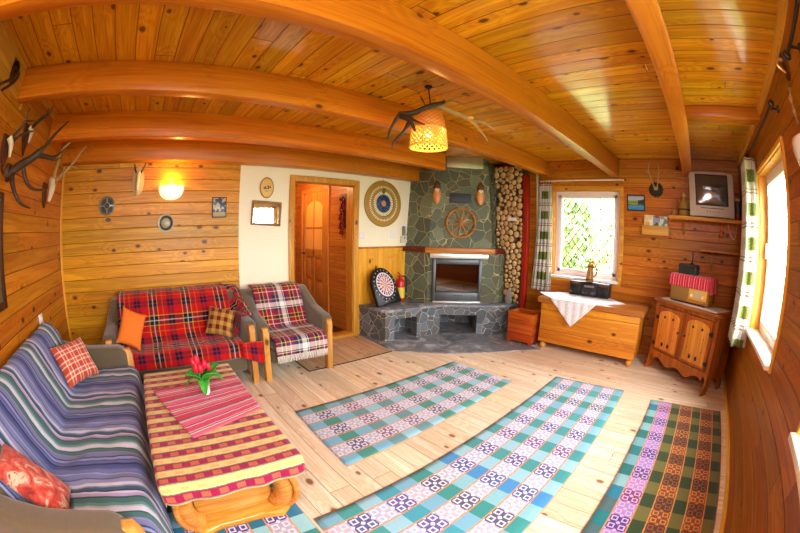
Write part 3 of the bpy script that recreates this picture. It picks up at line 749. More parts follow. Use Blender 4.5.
MB().poly([L(*p) for p in [(2.645, YB_), (2.712, 3.355), (3.545, 3.20), (4.125, 2.588), (XW_, 2.458), (XW_, YB_)]], 2, .395, .43, .006).build('bench_top', M['slate'], fp)
foot = [L(3.47, YB_), L(3.57, 3.48), L(4.32, 2.73), L(XW_, 2.73), L(XW_, YB_)]
mid = [L(3.49, YB_), L(3.575, 3.475), L(4.305, 2.745), L(XW_, 2.745), L(XW_, YB_)]
mid2 = [L(3.49, YB_), L(3.575, 3.475), L(4.225, 2.825), L(4.40, 2.90), L(XW_, 2.90), L(XW_, YB_)]
topo = [L(3.60, YB_), L(3.625, 3.425), L(4.17, 2.88), L(4.36, 2.97), L(XW_, 2.97), L(XW_, YB_)]
MB().poly(foot, 2, .43, 1.17, top=mid).build('chimney_base', M['stone'], fp, smooth=0)
MB().poly(mid2, 2, 1.17, ZC-.001, top=topo).build('chimney_breast', M['stone'], fp, smooth=0)
mw = wood('mantel_wood', '#a05a10', '#dc9830', u=0, v=2, plank=None, rough=.35, knots=.9)
ms = MB().box(-.57, .42, -.105, .0, 1.135, 1.215, .006).build('mantel_shelf', mw, fp)
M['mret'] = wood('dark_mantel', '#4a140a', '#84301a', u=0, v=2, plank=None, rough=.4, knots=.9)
ml = L(3.47, YB_-.02)
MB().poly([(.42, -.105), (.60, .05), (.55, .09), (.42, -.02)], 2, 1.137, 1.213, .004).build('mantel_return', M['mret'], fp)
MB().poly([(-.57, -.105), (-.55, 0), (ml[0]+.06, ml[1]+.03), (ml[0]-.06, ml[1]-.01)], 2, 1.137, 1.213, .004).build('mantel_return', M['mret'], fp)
MB().box(-.50, .335, -.075, .0, 1.065, 1.13, .004).build('metal_strip', M['silver'], fp)
# stove insert
sx0, sx1, sz0, sz1 = -.455, .25, .432, 1.05
st = MB(); f = .045
st.box(sx0, sx0+f, -.06, .0, sz0, sz1, .006).box(sx1-f, sx1, -.06, 0, sz0, sz1, .006).box(sx0+f, sx1-f, -.06, 0, sz1-.07, sz1, .006).box(sx0+f, sx1-f, -.06, 0, sz0, .58, .006)
stove = st.build('stove', plain('stove_steel', '#55595a', .42, .7, var=.1), fp)
MB().box(sx0+f, sx1-f, -.02, -.005, .58, sz1-.07).build('firebox', plain('soot', '#141210', .9), stove)
GLZ = N('stove_glass', .05, '#6a6258', metal=1.0, coat=1.0); GLZ.p.inputs['Coat Roughness'].default_value = .02
MB().box(sx0+f+.01, sx1-f-.01, -.05, -.044, .59, sz1-.08).build('glass_door', GLZ.mat, stove, smooth=0)
lg = wood('fire_logs', '#8a6a3c', '#c8a45c', u=0, v=2, plank=None, knots=.95)
for k in (-.13, -.08, -.03): MB().cyl((k, -.062, .535), (k, -.075, .535), .011, .009, 12).build('knob', M['iron'], stove)
MB().box(sx0+.01, sx1-.01, -.095, -.0, .432, .452, .003).build('ash_ledge', M['silver'], stove)
MB().cyl((.0, -.056, .63), (.0, -.056, .70), .006).build('handle', M['iron'], stove)
def yf(z): return .0+.012*(z-1.17)
MB().box(-.235, .075, -.012, .02, 1.85, 1.985, .003).build('air_grille', M['iron'], fp)
b = MB()
for k in range(11): b.box(-.22+.026*k, -.208+.026*k, -.018, -.010, 1.862, 1.973)
b.build('grille_bars', M['black'], fp.children[-1])
MB().box(-.29, .23, -.14, .06, 2.335, 2.498, .004).build('vent_hood', plain('brushed_metal', '#b5b098', .4, .6, var=.15, scale=14), fp)

def fpw(lx, ly, z):                                  # fireplace frame -> world
    return (FX+(lx+ly)/2**.5, FY+(ly-lx)/2**.5, z)
# wagon wheel
t = thing('wagon_wheel', 'small wooden wagon wheel hanging on the chimney breast', 'wheel', fpw(-.07, -.025, 1.563), -PI/4)
ww = wood('wheel_wood', '#8a5418', '#cc9038', u=0, v=2, plank=None, knots=.95)
b = MB(); R_ = .205
b.tube([(R_*math.cos(2*PI*k/48), 0, R_*math.sin(2*PI*k/48)) for k in range(48)], .0165, 8, closed=True).build('rim', ww, t)
MB().cyl((0, -.035, 0), (0, .015, 0), .032, .036, 20).cyl((0, -.045, 0), (0, -.035, 0), .016, .02, 16).build('hub', ww, t)
for k in range(10):
    a = 2*PI*k/10+.15; MB().tube([(.03*math.cos(a), -.005, .03*math.sin(a)), (R_*math.cos(a), 0, R_*math.sin(a))], [.010, .007], 8).build('spoke', ww, t)
# two painted clogs
og = plain('clog_orange', '#d4842a', .35, var=.12, scale=20); ob = plain('clog_brown', '#5a3418', .5, var=.2); oc = plain('clog_cream', '#e8d8a8', .4)
for lx, lab in ((-.415, 'orange wooden clog hanging left of the chimney grille'), (.205, 'orange wooden clog hanging right of the chimney grille')):
    t = thing('wooden_clog', lab, 'clog', fpw(lx, -.03, 1.99), -PI/4, 'clogs on the chimney')
    def fn(u, v):
        a = 2*PI*u; z = -.165+.22*v; wd = .058*math.sin(PI*min(.93, (.06+.80*v)))**.6*(1 if v > .02 else .3)
        return Vector((wd*math.cos(a), -.02+.030*math.sin(a)*(.6+.4*v), z))
    MB().grid(fn, 20, 16, wrap=True).build('shoe_body', og, t, smooth=180)
    MB().lathe([(0, -.03), (.044, -.02), (.054, .015), (.042, .06), (.018, .09), (0, .10)], 16, Matrix.Translation((0, -.015, .065)) @ Matrix.Diagonal((1, .6, 1, 1))).build('heel', ob, t)
    MB().ball((-.014, -.048, .035), (.018, .008, .018), 12).ball((.014, -.048, .035), (.018, .008, .018), 12).poly([(-.030, .032), (.030, .032), (0, .0)], 1, -.054, -.040).build('heart', oc, t)
    MB().tube([(0, -.005, .15), (0, .02, .20)], .003, 6).build('cord', ob, t)

# ---------------------------------------------------------------- firewood stack in its niche
def logend():
    n = N('log_end', .8, spec=.2); c = n.sep(n.coord()); oi = n.new('ShaderNodeObjectInfo').outputs['Random']
    r = n.m('SQRT', n.m('ADD', n.m('POWER', c[1], 2.0), n.m('POWER', c[2], 2.0)))
    w_ = n.noise(n.coord(), 3, 2); rg = n.m('SINE', n.m('MULTIPLY', n.m('ADD', r, n.m('MULTIPLY', w_, .25)), 42.0))
    base = n.mix(n.m('MULTIPLY_ADD', rg, .16, .5), '#c99a55', '#ecd2a0'); base = n.mix(n.sstep(r, .55, 1.0), base, '#d9b878')
    base = n.mix(n.m('MULTIPLY', oi, .45), base, '#b5823c')
    return n.col(base)
LE = logend(); BK = plain('bark', '#6a5236', .9, var=.4, scale=8, bump=.5)
def mklog(seed):
    b = MB(); n_ = 16
    rr = [1+.07*nz(math.cos(2*PI*k/n_)*1.3+seed*7, math.sin(2*PI*k/n_)*1.3) for k in range(n_)]
    prof = [(-.5, .96), (-.49, 1.0), (.5, 1.0)]
    rings = [[b.bm.verts.new((x, s*rr[k]*math.cos(2*PI*k/n_), s*rr[k]*math.sin(2*PI*k/n_))) for k in range(n_)] for x, s in prof]
    for A, B in zip(rings, rings[1:]):
        for k in range(n_):
            f = b.bm.faces.new((A[k], A[(k+1) % n_], B[(k+1) % n_], B[k])); f.material_index = 1
    b.bm.faces.new(rings[0][::-1]).material_index = 0; b.bm.faces.new(rings[-1]).material_index = 0
    return b.build('firewood_log', [LE, BK])
protos = [mklog(k) for k in range(6)]
placed = []
lim = lambda z: 2.725+(.095*(z-.43)/1.9)
def lim(z): return 2.722 if z < 1.2 else 2.874+.07*(z-1.17)/1.33
YLO, ZLO, ZHI = 2.436, .4325, 2.44
pts = []
area = 0.0
while area < .76*.90:
    r = RN.choice((.052, .046, .041, .037, .034, .030, .026, .021))*RN.uniform(.94, 1.06); z = RN.uniform(ZLO+r, ZHI-r); y = RN.uniform(YLO+r, lim(z)-r)
    pts.append([y, z, r]); area += PI*r*r
for it in range(160):
    st_ = .5 if it < 130 else .3
    for i, p in enumerate(pts):
        for q in pts[i+1:]:
            dz = p[1]-q[1]; s_ = p[2]+q[2]
            if -s_ < dz < s_:
                dy = p[0]-q[0]; d = math.hypot(dy, dz)+1e-7
                if d < s_:
                    k_ = (s_-d)/d*.5*st_*1.6; p[0] += dy*k_; p[1] += dz*k_; q[0] -= dy*k_; q[1] -= dz*k_
        p[1] = min(max(p[1], ZLO+p[2]), ZHI-p[2]); p[0] = min(max(p[0], YLO+p[2]), lim(p[1])-p[2])
for i, p in enumerate(pts):                            # trim what still overlaps
    for q in pts:
        if q is not p:
            o_ = p[2]+q[2]-math.hypot(p[0]-q[0], p[1]-q[1])
            if o_ > 0: p[2] -= o_*.5; q[2] -= o_*.5
placed = [tuple(p) for p in pts if p[2] > .011]
placed.sort(key=lambda q: q[1])
LOGS = placed
for k, (y, z, r) in enumerate(LOGS):
    p = protos[k % 6]; o = p if k < 6 else p.copy()
    if k >= 6: COL.objects.link(o)
    o.location = (4.53+RN.uniform(-.018, .018), y, z); o.scale = (.22, r*.985, r*.985); o.rotation_euler = (RN.uniform(0, 6.28), 0, 0)
    tag(o, 'split round of firewood in the tall stack beside the red post', 'log', 'firewood stack beside the fireplace')
    ZTOP = max(z+r, 0)
struct(MB().box(4.41, 4.50, 2.352, 2.428, 0, 2.288, .006).build('trim_6', M['redwood']))
tag(MB().box(4.395, 4.409, 2.53, 2.67, 1.625, 1.672, .004).build('label_plate', M['white']), 'small white plate on the front of the firewood stack', 'sign')
tag(MB().cyl((4.63, 2.30, 1.27), (4.63, 2.30, 2.47), .018).build('pipe', plain('cream_pipe', '#d8d0a8', .5)), 'thin cream pipe on the wall between firewood stack and curtain', 'pipe')
tag(MB().poly([(2.535, .431), (2.64, .431), (2.625, .62), (2.575, .66), (2.545, .60)], 0, 4.36, 4.375, .004, M=Matrix.Translation((0, 0, 0))).build('stone_flake', plain('grey_stone', '#8c8e8c', .7, var=.15)), 'grey flat stone propped against the foot of the firewood stack', 'stone')

# ---------------------------------------------------------------- on the bench: dart game, extinguisher
t = thing('electronic_dartboard', 'black arched dartboard leaning on the stone bench', 'dartboard', (2.97, 3.585, .4315), .20)
def arc(w, h):
    return [(-w*1.02, 0), (w*1.02, 0), (w, h*.5)]+[(w*math.cos(PI*k/16), h*.52+(h*.48)*math.sin(PI*k/16)) for k in range(1, 16)]+[(-w, h*.5)]
TL = Matrix.Translation((0, 0, .012)) @ Matrix.Rotation(-.42, 4, 'X')
MB().poly(arc(.245, .52), 1, -.025, .025, .012, M=TL).build('case', M['black'], t)
def dartmat():
    n = N('dart_segments', .5); c = n.sep(n.coord()); x, z = c[0], c[2]
    r = n.m('SQRT', n.m('ADD', n.m('MULTIPLY', x, x), n.m('MULTIPLY', z, z))); a = n.m('DIVIDE', n.m('ADD', n.m('ARCTAN2', z, x), PI), 2*PI)
    par = n.m('GREATER_THAN', n.m('FRACT', n.m('MULTIPLY', a, 10.0)), .5)
    wv = n.m('GREATER_THAN', n.m('FRACT', n.m('MULTIPLY', a, 20.0)), .62)
    inner = n.mix(par, '#d8d4cc', '#c8643c'); outer = n.mix(par, '#c02a2c', '#2a3c8c'); outer = n.mix(wv, outer, '#e8e4dc')
    c1 = n.mix(n.m('GREATER_THAN', r, .098), inner, '#d8d8d8'); c1 = n.mix(n.m('GREATER_THAN', r, .105), c1, outer); c1 = n.mix(n.m('GREATER_THAN', r, .154), c1, '#e4e0d8')
    c1 = n.mix(n.m('LESS_THAN', r, .02), c1, '#b8b4ac')
    return n.col(c1)
dd = MB().lathe([(0, 0), (.155, 0), (.155, .01), (0, .01)], 40, TL @ Matrix.Translation((0, -.026, .275)) @ Matrix.Rotation(PI/2, 4, 'X'))
Md = TL @ Matrix.Translation((0, -.026, .275))
dm = MB().lathe([(0, 0), (.166, 0), (.169, .004), (.169, .010), (0, .010)], 40, Matrix.Rotation(PI/2, 4, 'X'))
o = dm.build('target_face', dartmat(), t); o.matrix_basis = Md
for k in range(20):
    a = 2*PI*k/20; o = MB().ball((.207*math.cos(a), -.003, .207*math.sin(a)), (.006, .004, .009), 6).build('number_mark', M['white'], t); o.matrix_basis = Md
MB().box(-.10, .10, -.03, -.02, .03, .07, .003, M=TL).build('display', plain('dark_display', '#2a2c2c', .2), t)
dk = t
t = thing('fire_extinguisher', 'red fire extinguisher with a yellow label, behind the dartboard', 'fire extinguisher', (3.285, 3.73, .4315))
RD = plain('extinguisher_red', '#c01a1c', .3)
MB().lathe([(0, 0), (.058, .0), (.060, .012), (.060, .27), (.05, .305), (.025, .325), (.022, .335), (0, .335)], 24).build('body', RD, t)
MB().lathe([(.0612, .05), (.0612, .20)], 24).build('label', plain('yellow_label', '#dcc63c', .5), t, recalc=False)
MB().cyl((0, 0, .335), (0, 0, .375), .018, .016, 12).tube([(0, 0, .37), (-.05, -.03, .40), (-.09, -.05, .425)], .009, 8).tube([(0, 0, .36), (-.05, -.03, .365), (-.09, -.05, .36)], .008, 8).build('valve', RD, t)
MB().tube(smoothline([(.015, -.0, .35), (.06, -.03, .36), (.085, -.04, .28), (.078, -.035, .12)], 2), .009, 8).build('hose', M['black'], t)
tag(MB().lathe([(0, 0), (.018, 0), (.018, .02), (0, .022)], 12).build('plastic_cap', plain('teal_plastic', '#28a08c', .4), None, (3.12, 3.50, .4315)), 'small teal plastic cap in front of the dartboard', 'cap')
b = MB().tube(smoothline([(3.30, 3.56, .437), (3.36, 3.50, .437), (3.42, 3.46, .437), (3.46, 3.42, .437)], 2), .006, 6)
tag(b.build('fire_poker', M['iron']), 'thin black fire poker lying on the bench behind the dartboard', 'poker')

# ---------------------------------------------------------------- red-stained wood box on the hearth
t = thing('wood_box', 'red-stained wooden log box with a bar handle on the hearth', 'box', (4.12, 2.14, .0125), 0)
rw = wood('cherry_boards', '#a8400c', '#d66a22', u=1, v=2, plank=.14, rough=.3, knots=.92, L=40)
rwx = wood('cherry_boards_x', '#a03c0c', '#cc6420', u=0, v=2, plank=.14, rough=.3, knots=.92, L=40)
MB().poly([(-.185, .03), (.185, .03), (.20, .42), (-.20, .42)], 0, -.15, -.13, .003).build('front_panel', rw, t)
MB().poly([(-.185, .03), (.185, .03), (.20, .42), (-.20, .42)], 0, .13, .15, .003).build('back_panel', rw, t)
for s in (-1, 1): MB().poly([(s*.185, .03), (s*.165, .03), (s*.18, .42), (s*.20, .42)], 0, -.13, .13, .002).build('side_panel', rwx, t)
MB().box(-.14, .14, -.165, .165, .03, .045).build('floor_board', rwx, t)
MB().tube([(-.175, -.15, .345), (-.175, .15, .345)], .016, 12).cyl((-.175, -.13, .345), (-.148, -.13, .345), .011).cyl((-.175, .13, .345), (-.148, .13, .345), .011).build('handle', rw, t)
for sx in (-1, 1):
    for sy in (-1, 1): MB().box(sx*.15-.02*(sx > 0), sx*.15+.02*(sx < 0), sy*.185-.05*(sy > 0), sy*.185+.05*(sy < 0), 0, .032, .004).build('foot', rw, t)

# ---------------------------------------------------------------- blanket chest, cloth, stereo, jug
t = thing('blanket_chest', 'long honey-coloured pine chest on ball feet under the far window', 'chest', (4.325, 1.215, 0))
ch = wood('chest_pine', '#ba6c12', '#e49a2e', u=1, v=2, plank=.26, rough=.35, knots=.7, L=40, tint=.12, gap=.012)
cl = wood('chest_lid', '#9a5018', '#c87c38', u=1, v=0, plank=None, rough=.3, knots=.9)
MB().box(-.295, .29, -.665, .665, .095, .605, .006).build('chest_body', ch, t)
MB().box(-.325, .30, -.715, .715, .605, .675, .012, 3).build('lid', cl, t)
for sx in (-.25, .25):
    for sy in (-.61, .61): MB().lathe([(0, 0), (.022, .002), (.042, .028), (.045, .05), (.034, .075), (.022, .084), (.03, .095), (0, .095)], 18).build('foot', M['leg'], t, (sx, sy, 0))
MB().box(-.30, -.294, -.665, .665, .098, .13, .003).build('base_moulding', ch, t)
def lace(n, U, V):
    v = n.vor(n.comb(U, V, 0), 60, 'DISTANCE_TO_EDGE'); return n.mix(n.sstep(v.outputs['Distance'], .04, .1), '#cfc8c6', '#f2eef0')
M['lace'] = cloth_mat('white_lace', lace, var=.03)
# diamond-laid cloth with one corner falling over the front
CX, CY, CZ = 4.30, 1.43, .6785
def fn(u, v):
    a = (u-.5)*.88; c = (v-.5)*.88; x = -(a+c)/2**.5; y = (a-c)/2**.5      # -x is towards the room
    X = CX+x; lim = 3.993
    X = min(X, 4.62)
    if X < lim:
        d = lim-X; return Vector((lim-.006-.01*abs(math.sin(y*30)), CY+y, CZ-min(d, 1)*1.0+.003))
    return Vector((X, CY+y, CZ+.002*abs(nz(x*12, y*12))))
b = MB().grid(fn, 60, 60, lambda u, v: (u*.9, v*.9))
tag(b.build('lace_cloth', M['lace'], smooth=180, solid=.003, recalc=False), 'white lace cloth laid cornerwise over the pine chest', 'cloth')
t = thing('stereo', 'black portable stereo with two loudspeakers on the lace cloth', 'stereo', (4.535, 1.38, .682), 0)
for s in (-1, 1):
    b = MB().box(-.08, .08, s*.20-.085, s*.20+.085, 0, .185, .008)
    sp = b.build('speaker', M['black'], t)
    MB().lathe([(.0, 0), (.022, .004), (.05, -.004), (.056, .004), (.06, .0)], 24, Matrix.Translation((-.082, s*.20, .08)) @ Matrix.Rotation(-PI/2, 4, 'Y')).build('speaker_cone', M['iron'], sp)
    MB().box(-.084, -.079, s*.20-.06, s*.20+.06, .150, .172, .002).build('badge', plain('bronze_strip', '#7a5a38', .4, .5), sp)
c_ = MB().box(-.085, .08, -.112, .112, 0, .19, .006).build('centre_unit', plain('stereo_body', '#1a1a1c', .35), t)
for s in (-1, 1):
    MB().box(-.09, -.084, s*.055-.045, s*.055+.045, .025, .075, .004).build('cassette_door', plain('smoked_plastic', '#3c3c40', .15), c_)
MB().box(-.09, -.084, -.07, .07, .118, .15, .003).build('tuner_scale', plain('grey_scale', '#6a6a6c', .3), c_)
for y in (-.09, .09): MB().cyl((-.084, y, .13), (-.096, y, .13), .011, .01, 14).build('knob', M['iron'], c_)
t = thing('jug', 'brown wooden jug with flowers standing on the stereo', 'jug', (4.53, 1.405, .874))
jw = wood('jug_wood', '#7a4614', '#c08a3c', u=2, v=0, plank=None, rough=.3, knots=.98)
MB().lathe([(0, 0), (.056, 0), (.058, .01), (.052, .03), (.046, .12), (.043, .20), (.048, .222), (.043, .222), (.038, .2), (0, .18)], 24).build('jug_body', jw, t)
for z in (.025, .195): MB().lathe([(.056 if z < .1 else .0445, z-.008), (.0585 if z < .1 else .0475, z-.006), (.0575 if z < .1 else .047, z+.006), (.054 if z < .1 else .044, z+.008)], 24).build('band', M['darkwood'], t)
MB().tube(smoothline([(0, -.044, .19), (0, -.085, .19), (0, -.10, .14), (0, -.085, .08), (0, -.05, .065)], 2), .0085, 8).build('handle', M['darkwood'], t)
fo = plain('flower_orange', '#e8801c', .6); fg = plain('flower_leaf', '#58b03c', .6)
for k, (x, y, z, m_) in enumerate([(0, -.03, .26, fo), (-.02, -.005, .25, fo), (0, .045, .265, fg), (-.02, .06, .25, fg), (.01, .015, .285, fg), (-.01, -.05, .245, fo)]):
    b = MB()
    for q in range(7): b.ball((x+.014*math.cos(q*.9), y+.014*math.sin(q*.9), z+.006*math.sin(q*2)), (.013, .013, .009), 6)
    b.tube([(x, y, z), (x*.3, y*.3, .19)], .003, 5); b.build('flower' if m_ is fo else 'leaf_sprig', m_, t)

# ---------------------------------------------------------------- cupboard set across the corner
u = Vector((3.60-4.225, -.43-.40, 0)); cw = u.length; ang = math.atan2(u.y, u.x)   # local x runs along the front, y goes back
mid_ = Vector(((3.60+4.225)/2, (-.43+.40)/2, 0))
t = thing('cupboard', 'low red-brown two-door cupboard with studded doors set across the far right corner', 'cupboard', mid_, ang)
cw_ = cw; h = .825; D_ = .40
cd = wood('cupboard_wood', '#8c3e0e', '#bc6820', u=2, v=0, plank=None, rough=.32, knots=.9)
cdx = wood('cupboard_top', '#7c3610', '#b0622a', u=0, v=1, plank=None, rough=.3, knots=.9)
cdo = wood('cupboard_door_wood', '#b8661a', '#e29a38', u=2, v=0, plank=None, rough=.32, knots=.8)
hw = cw_/2-.03
MB().poly([(-hw-.04, 0), (hw+.04, 0), (hw+.04, .035), (-hw-.04, .035)], 2, h-.03, h, .008).build('plinth_strip', cdx, t) if 0 else None
MB().box(-hw-.035, hw+.035, -.03, D_+.01, h-.032, h, .01, 3).build('top_board', cdx, t)
for s in (-1, 1):
    MB().poly([(.02, h-.032), (D_, h-.032), (D_, 0), (D_-.09, 0), (D_-.13, .14), (.13, .14), (.07, 0), (-.035, 0), (-.01, .09), (.0, .2)], 0, s*hw-.012, s*hw+.012, .003).build('side_panel', cd, t)
MB().box(-hw+.012, hw-.012, D_-.02, D_-.008, .17, h-.032).build('back_panel', cd, t)
MB().box(-hw+.012, hw-.012, .02, D_-.02, .20, .22).build('bottom_board', cd, t)
b = MB(); b.box(-hw-.01, -hw+.055, -.0, .022, .2, h-.032, .003); b.box(hw-.055, hw+.01, 0, .022, .2, h-.032, .003); b.box(-.03, .03, 0, .022, .2, h-.032, .003); b.box(-hw, hw, 0, .022, h-.075, h-.032, .003)
b.build('face_frame', cd, t)
ap_ = [(-hw+.0, .235), (hw, .235)]; n_ = 40
for k in range(n_+1):
    x = hw-2*hw*k/n_; q = abs(x)/hw
    ap_.append((x, .145+.05*math.cos(q*PI*3)*(.5 if q < .33 else .55)-.03*(1-q) if q < .9 else .20-.6*(q-.9)))
MB().poly(ap_, 1, -.004, .02, .0).build('apron', cd, t)
for s in (-1, 1):
    x0, x1 = (.032, hw-.057) if s > 0 else (-hw+.057, -.032)
    d = MB().box(x0, x1, -.016, .006, .245, h-.08, .005).build('cupboard_door', cd, t)
    xm = (x0+x1)/2; w2 = (x1-x0)/2-.03
    pts = [(x0+.03, .275), (x1-.03, .275), (x1-.03, .655)]+[(xm+w2*math.cos(PI*k/14), .655+.06*math.sin(PI*k/14)) for k in range(1, 14)]+[(x0+.03, .655)]
    MB().poly(pts, 1, -.026, -.014, .006).build('door_panel', cdo, d)
    for dx in (-.07, .07):
        MB().ball((xm+dx, -.028, .64), (.016, .008, .016), 10).build('stud', M['iron'], d); MB().ball((xm+dx*.7, -.028, .335), (.018, .008, .024), 10).build('stud', M['iron'], d)
    for sd in (-1, 1):
        for zz in (.42, .55): MB().ball((xm+.11*sd, -.028, zz), .006, 8).build('stud', M['iron'], d)
    xh = x1 if s > 0 else x0
    for zz in (.32, .62):
        hb = MB().poly([(-.035*s, -.012), (-.035*s, .012), (-.01*s, .018), (.022*s, .024), (.022*s, -.024), (-.01*s, -.018)], 1, -.022, -.015, 0, M=Matrix.Translation((xh, -.0, zz)))
        hb.build('hinge', M['iron'], d)
    MB().lathe([(0, 0), (.008, 0), (.014, .012), (.012, .022), (0, .024)], 12, Matrix.Translation(((.055 if s > 0 else -.055), -.016, .52)) @ Matrix.Rotation(PI/2, 4, 'X')).build('knob', M['iron'], d)
def cpw(lx, ly, z):
    return (mid_.x+math.cos(ang)*lx-math.sin(ang)*ly, mid_.y+math.sin(ang)*lx+math.cos(ang)*ly, z)
def doily(n, U, V):
    e = n.m('LESS_THAN', n.m('FRACT', n.m('MULTIPLY', U, 14.0)), .5); return n.mix(n.m('MULTIPLY', e, n.m('GREATER_THAN', V, .8)), '#dcd8d4', '#b09c6c')
b = MB().grid(lambda u, v: Vector((-.44+.88*u, .015+.34*v, .0015+.001*nz(u*9, v*9))), 20, 10, lambda u, v: (u, v))
o = b.build('table_runner', cloth_mat('pale_runner', doily, var=.03), None, (mid_.x, mid_.y, h+.0012), (0, 0, ang), smooth=180, solid=.002, recalc=False)
tag(o, 'pale narrow cloth on the top of the cupboard', 'cloth')
ra = ang+.12
rp = cpw(-.06, .155, h+.0045)
t = thing('tube_radio', 'old wooden valve radio with a pale dial on the cupboard', 'radio', rp, ra)
rwd = wood('radio_veneer', '#8a5016', '#c88a34', u=0, v=2, plank=None, rough=.25, knots=.98, coat=.3)
MB().box(-.28, .28, -.09, .12, .008, .285, .02, 3).build('radio_case', rwd, t)
MB().box(-.262, -.01, -.099, -.088, .03, .265, .004).build('speaker_cloth', plain('brown_grille_cloth', '#8c6428', .9, var=.25, scale=120), t)
dl = MB().box(.0, .262, -.1, -.088, .06, .17, .006).build('dial_panel', plain('cream_dial', '#d8a848', .3), t)
for x in (.05, .215): MB().cyl((x, -.1, .10), (x, -.118, .10), .017, .015, 16).build('knob', plain('ivory_knob', '#ecd49a', .3), dl)
MB().box(.075, .19, -.1015, -.0995, .085, .15).build('scale_glass', plain('dial_scale', '#c8b08a', .2), dl)
MB().box(-.25, .25, -.1, -.09, .008, .022).build('base_strip', M['darkwood'], t)
RC = [(6, '#d01430'), (1, '#e8a0a8'), (1, '#98142c'), (1, '#d84058'), (6, '#d41834'), (1, '#f0d0d0')]
M['redcloth'] = cloth_mat('red_striped_cloth', lambda n, U, V: stripe(n, U, .075, RC), var=.08)
pr = [(-.108, .175), (-.112, .25), (-.105, .29), (-.08, .2985), (.05, .2985), (.12, .2985), (.135, .28)]
t2 = thing('radio_cloth', 'red striped woven cloth draped over the valve radio', 'cloth', rp, ra)
throw('cloth_panel', pr, -.285, .285, M['redcloth'], t2, 50, 40, .003, 5, .005)
b = MB().grid(lambda u, v: Vector((.286+.012*math.sin(v*9)*u+.02*u, -.10+.22*v, .298-.16*u+.012*nz(v*6, u*3))), 16, 24, lambda u, v: (v*.22, u*.2))
b.build('hanging_end', M['redcloth'], t2, smooth=180, solid=.004, recalc=False)
bx = thing('black_case', 'dark metal case with an upright handle on top of the valve radio', 'case', (rp[0]+.03, rp[1]+.07, rp[2]+.304), ra+PI)
MB().box(-.13, .13, -.05, .05, 0, .11, .012, 3).build('case_body', plain('case_green_black', '#23261f', .5), bx)
MB().box(-.05, -.03, -.02, .02, .11, .13).tube([(-.04, 0, .11), (-.04, 0, .24)], .009, 8).build('upright_handle', M['black'], bx)
MB().box(-.135, .135, -.055, .055, .075, .085, .002).build('lid_rim', M['iron'], bx)
# ---------------------------------------------------------------- shelves in the corner, television and what stands on them
sw_ = wood('shelf_pine', '#b06a1c', '#dc9a44', u=1, v=0, plank=None, rough=.35, knots=.9)
t = thing('wall_shelf', 'upper corner shelf board carrying the television', 'shelf', (4.66, -.20, 1.73))
MB().box(-.33, -.001, -.505, .51, 0, .04, .005).build('shelf_board', sw_, t)
MB().poly([(-.001, 0), (-.2, 0), (-.001, -.16)], 1, .30, .325).build('bracket', sw_, t)
t = thing('wall_shelf', 'short lower corner shelf below the television', 'shelf', (4.66, -.42, 1.385))
MB().box(-.25, -.001, -.285, .29, 0, .025, .004).build('shelf_board', sw_, t)
MB().box(-.03, -.001, .09, .12, -.22, 0, .004).build('bracket', sw_, t)
tag(MB().box(-.10, -.001, -.09, .09, 0, .018, .003).build('wall_shelf', sw_, None, (4.66, .15, 2.318)), 'tiny wall shelf under the ceiling above the television', 'shelf')
tag(MB().ball((0, 0, .022), (.022, .022, .022), 12).lathe([(0, .03), (.012, .035), (.016, .045), (.01, .06), (0, .062)], 12).build('trinket', plain('dark_red_trinket', '#5a2018', .4), None, (4.60, .185, 2.3365)), 'small dark round trinket on the tiny wall shelf', 'ornament')
tag(MB().box(-.02, .02, -.012, .012, 0, .06, .003).build('trinket_box', plain('brown_trinket', '#8a5a30', .5), None, (4.60, .12, 2.3365)), 'small brown upright trinket on the tiny wall shelf', 'ornament')
t = thing('television', 'silver-grey tube television on the corner shelf', 'television', (4.325, -.285, 1.7715), -.0); t.scale = (1, 1, 1.06)
tvm = plain('tv_silver', '#b9b2a2', .4, .15)
MB().poly([(-.31, .008), (.31, .008), (.305, .46), (.29, .475), (.15, .492), (-.15, .492), (-.29, .475), (-.305, .46)], 0, 0, .075, .012).build('front_bezel', tvm, t)
MB().poly([(-.27, .02), (.27, .02), (.27, .46), (-.27, .46)], 0, .075, .32, .01, top=[(-.17, .05), (.17, .05), (.17, .37), (-.17, .37)]).build('rear_housing', plain('tv_dark_grey', '#6a665e', .5), t)
TVS = N('tv_screen', .08, '#3a3a34', spec=.7, coat=.6)
b = MB().grid(lambda u, v: Vector((-.004-.012*(1-(2*u-1)**2)*(1-(2*v-1)**2), -.225+.45*u, .125+.335*v)), 16, 12)
b.build('screen', TVS.mat, t, smooth=180, solid=.004)
b = MB()
for k in range(5): b.cyl((-.001, -.09+.04*k, .062), (-.007, -.09+.04*k, .062), .011, .010, 10)
b.build('button', plain('tv_buttons', '#8f887a', .4), t)
MB().box(-.004, .0, -.16, .16, .095, .102).build('speaker_slot', M['iron'], t)
for s in (-1, 1): MB().box(.01, .06, s*.22-.03, s*.22+.03, 0, .01).build('foot', M['black'], t)
t = thing('vase', 'tan bottle-shaped vase left of the television', 'vase', (4.45, .105, 1.7715))
MB().lathe([(0, 0), (.055, 0), (.072, .03), (.076, .07), (.080, .08), (.074, .13), (.045, .185), (.02, .215), (.018, .225)], 24).build('vase_body', plain('tan_glaze', '#a07a34', .3, var=.2, scale=12), t)
MB().lathe([(.075, .066), (.082, .072), (.082, .084), (.076, .09)], 24).build('dark_band', M['darkwood'], t)
MB().lathe([(.015, .215), (.028, .23), (.030, .25), (.022, .275), (.012, .285), (0, .286)], 18).build('stopper', plain('tan_stopper', '#b8924c', .35), t)
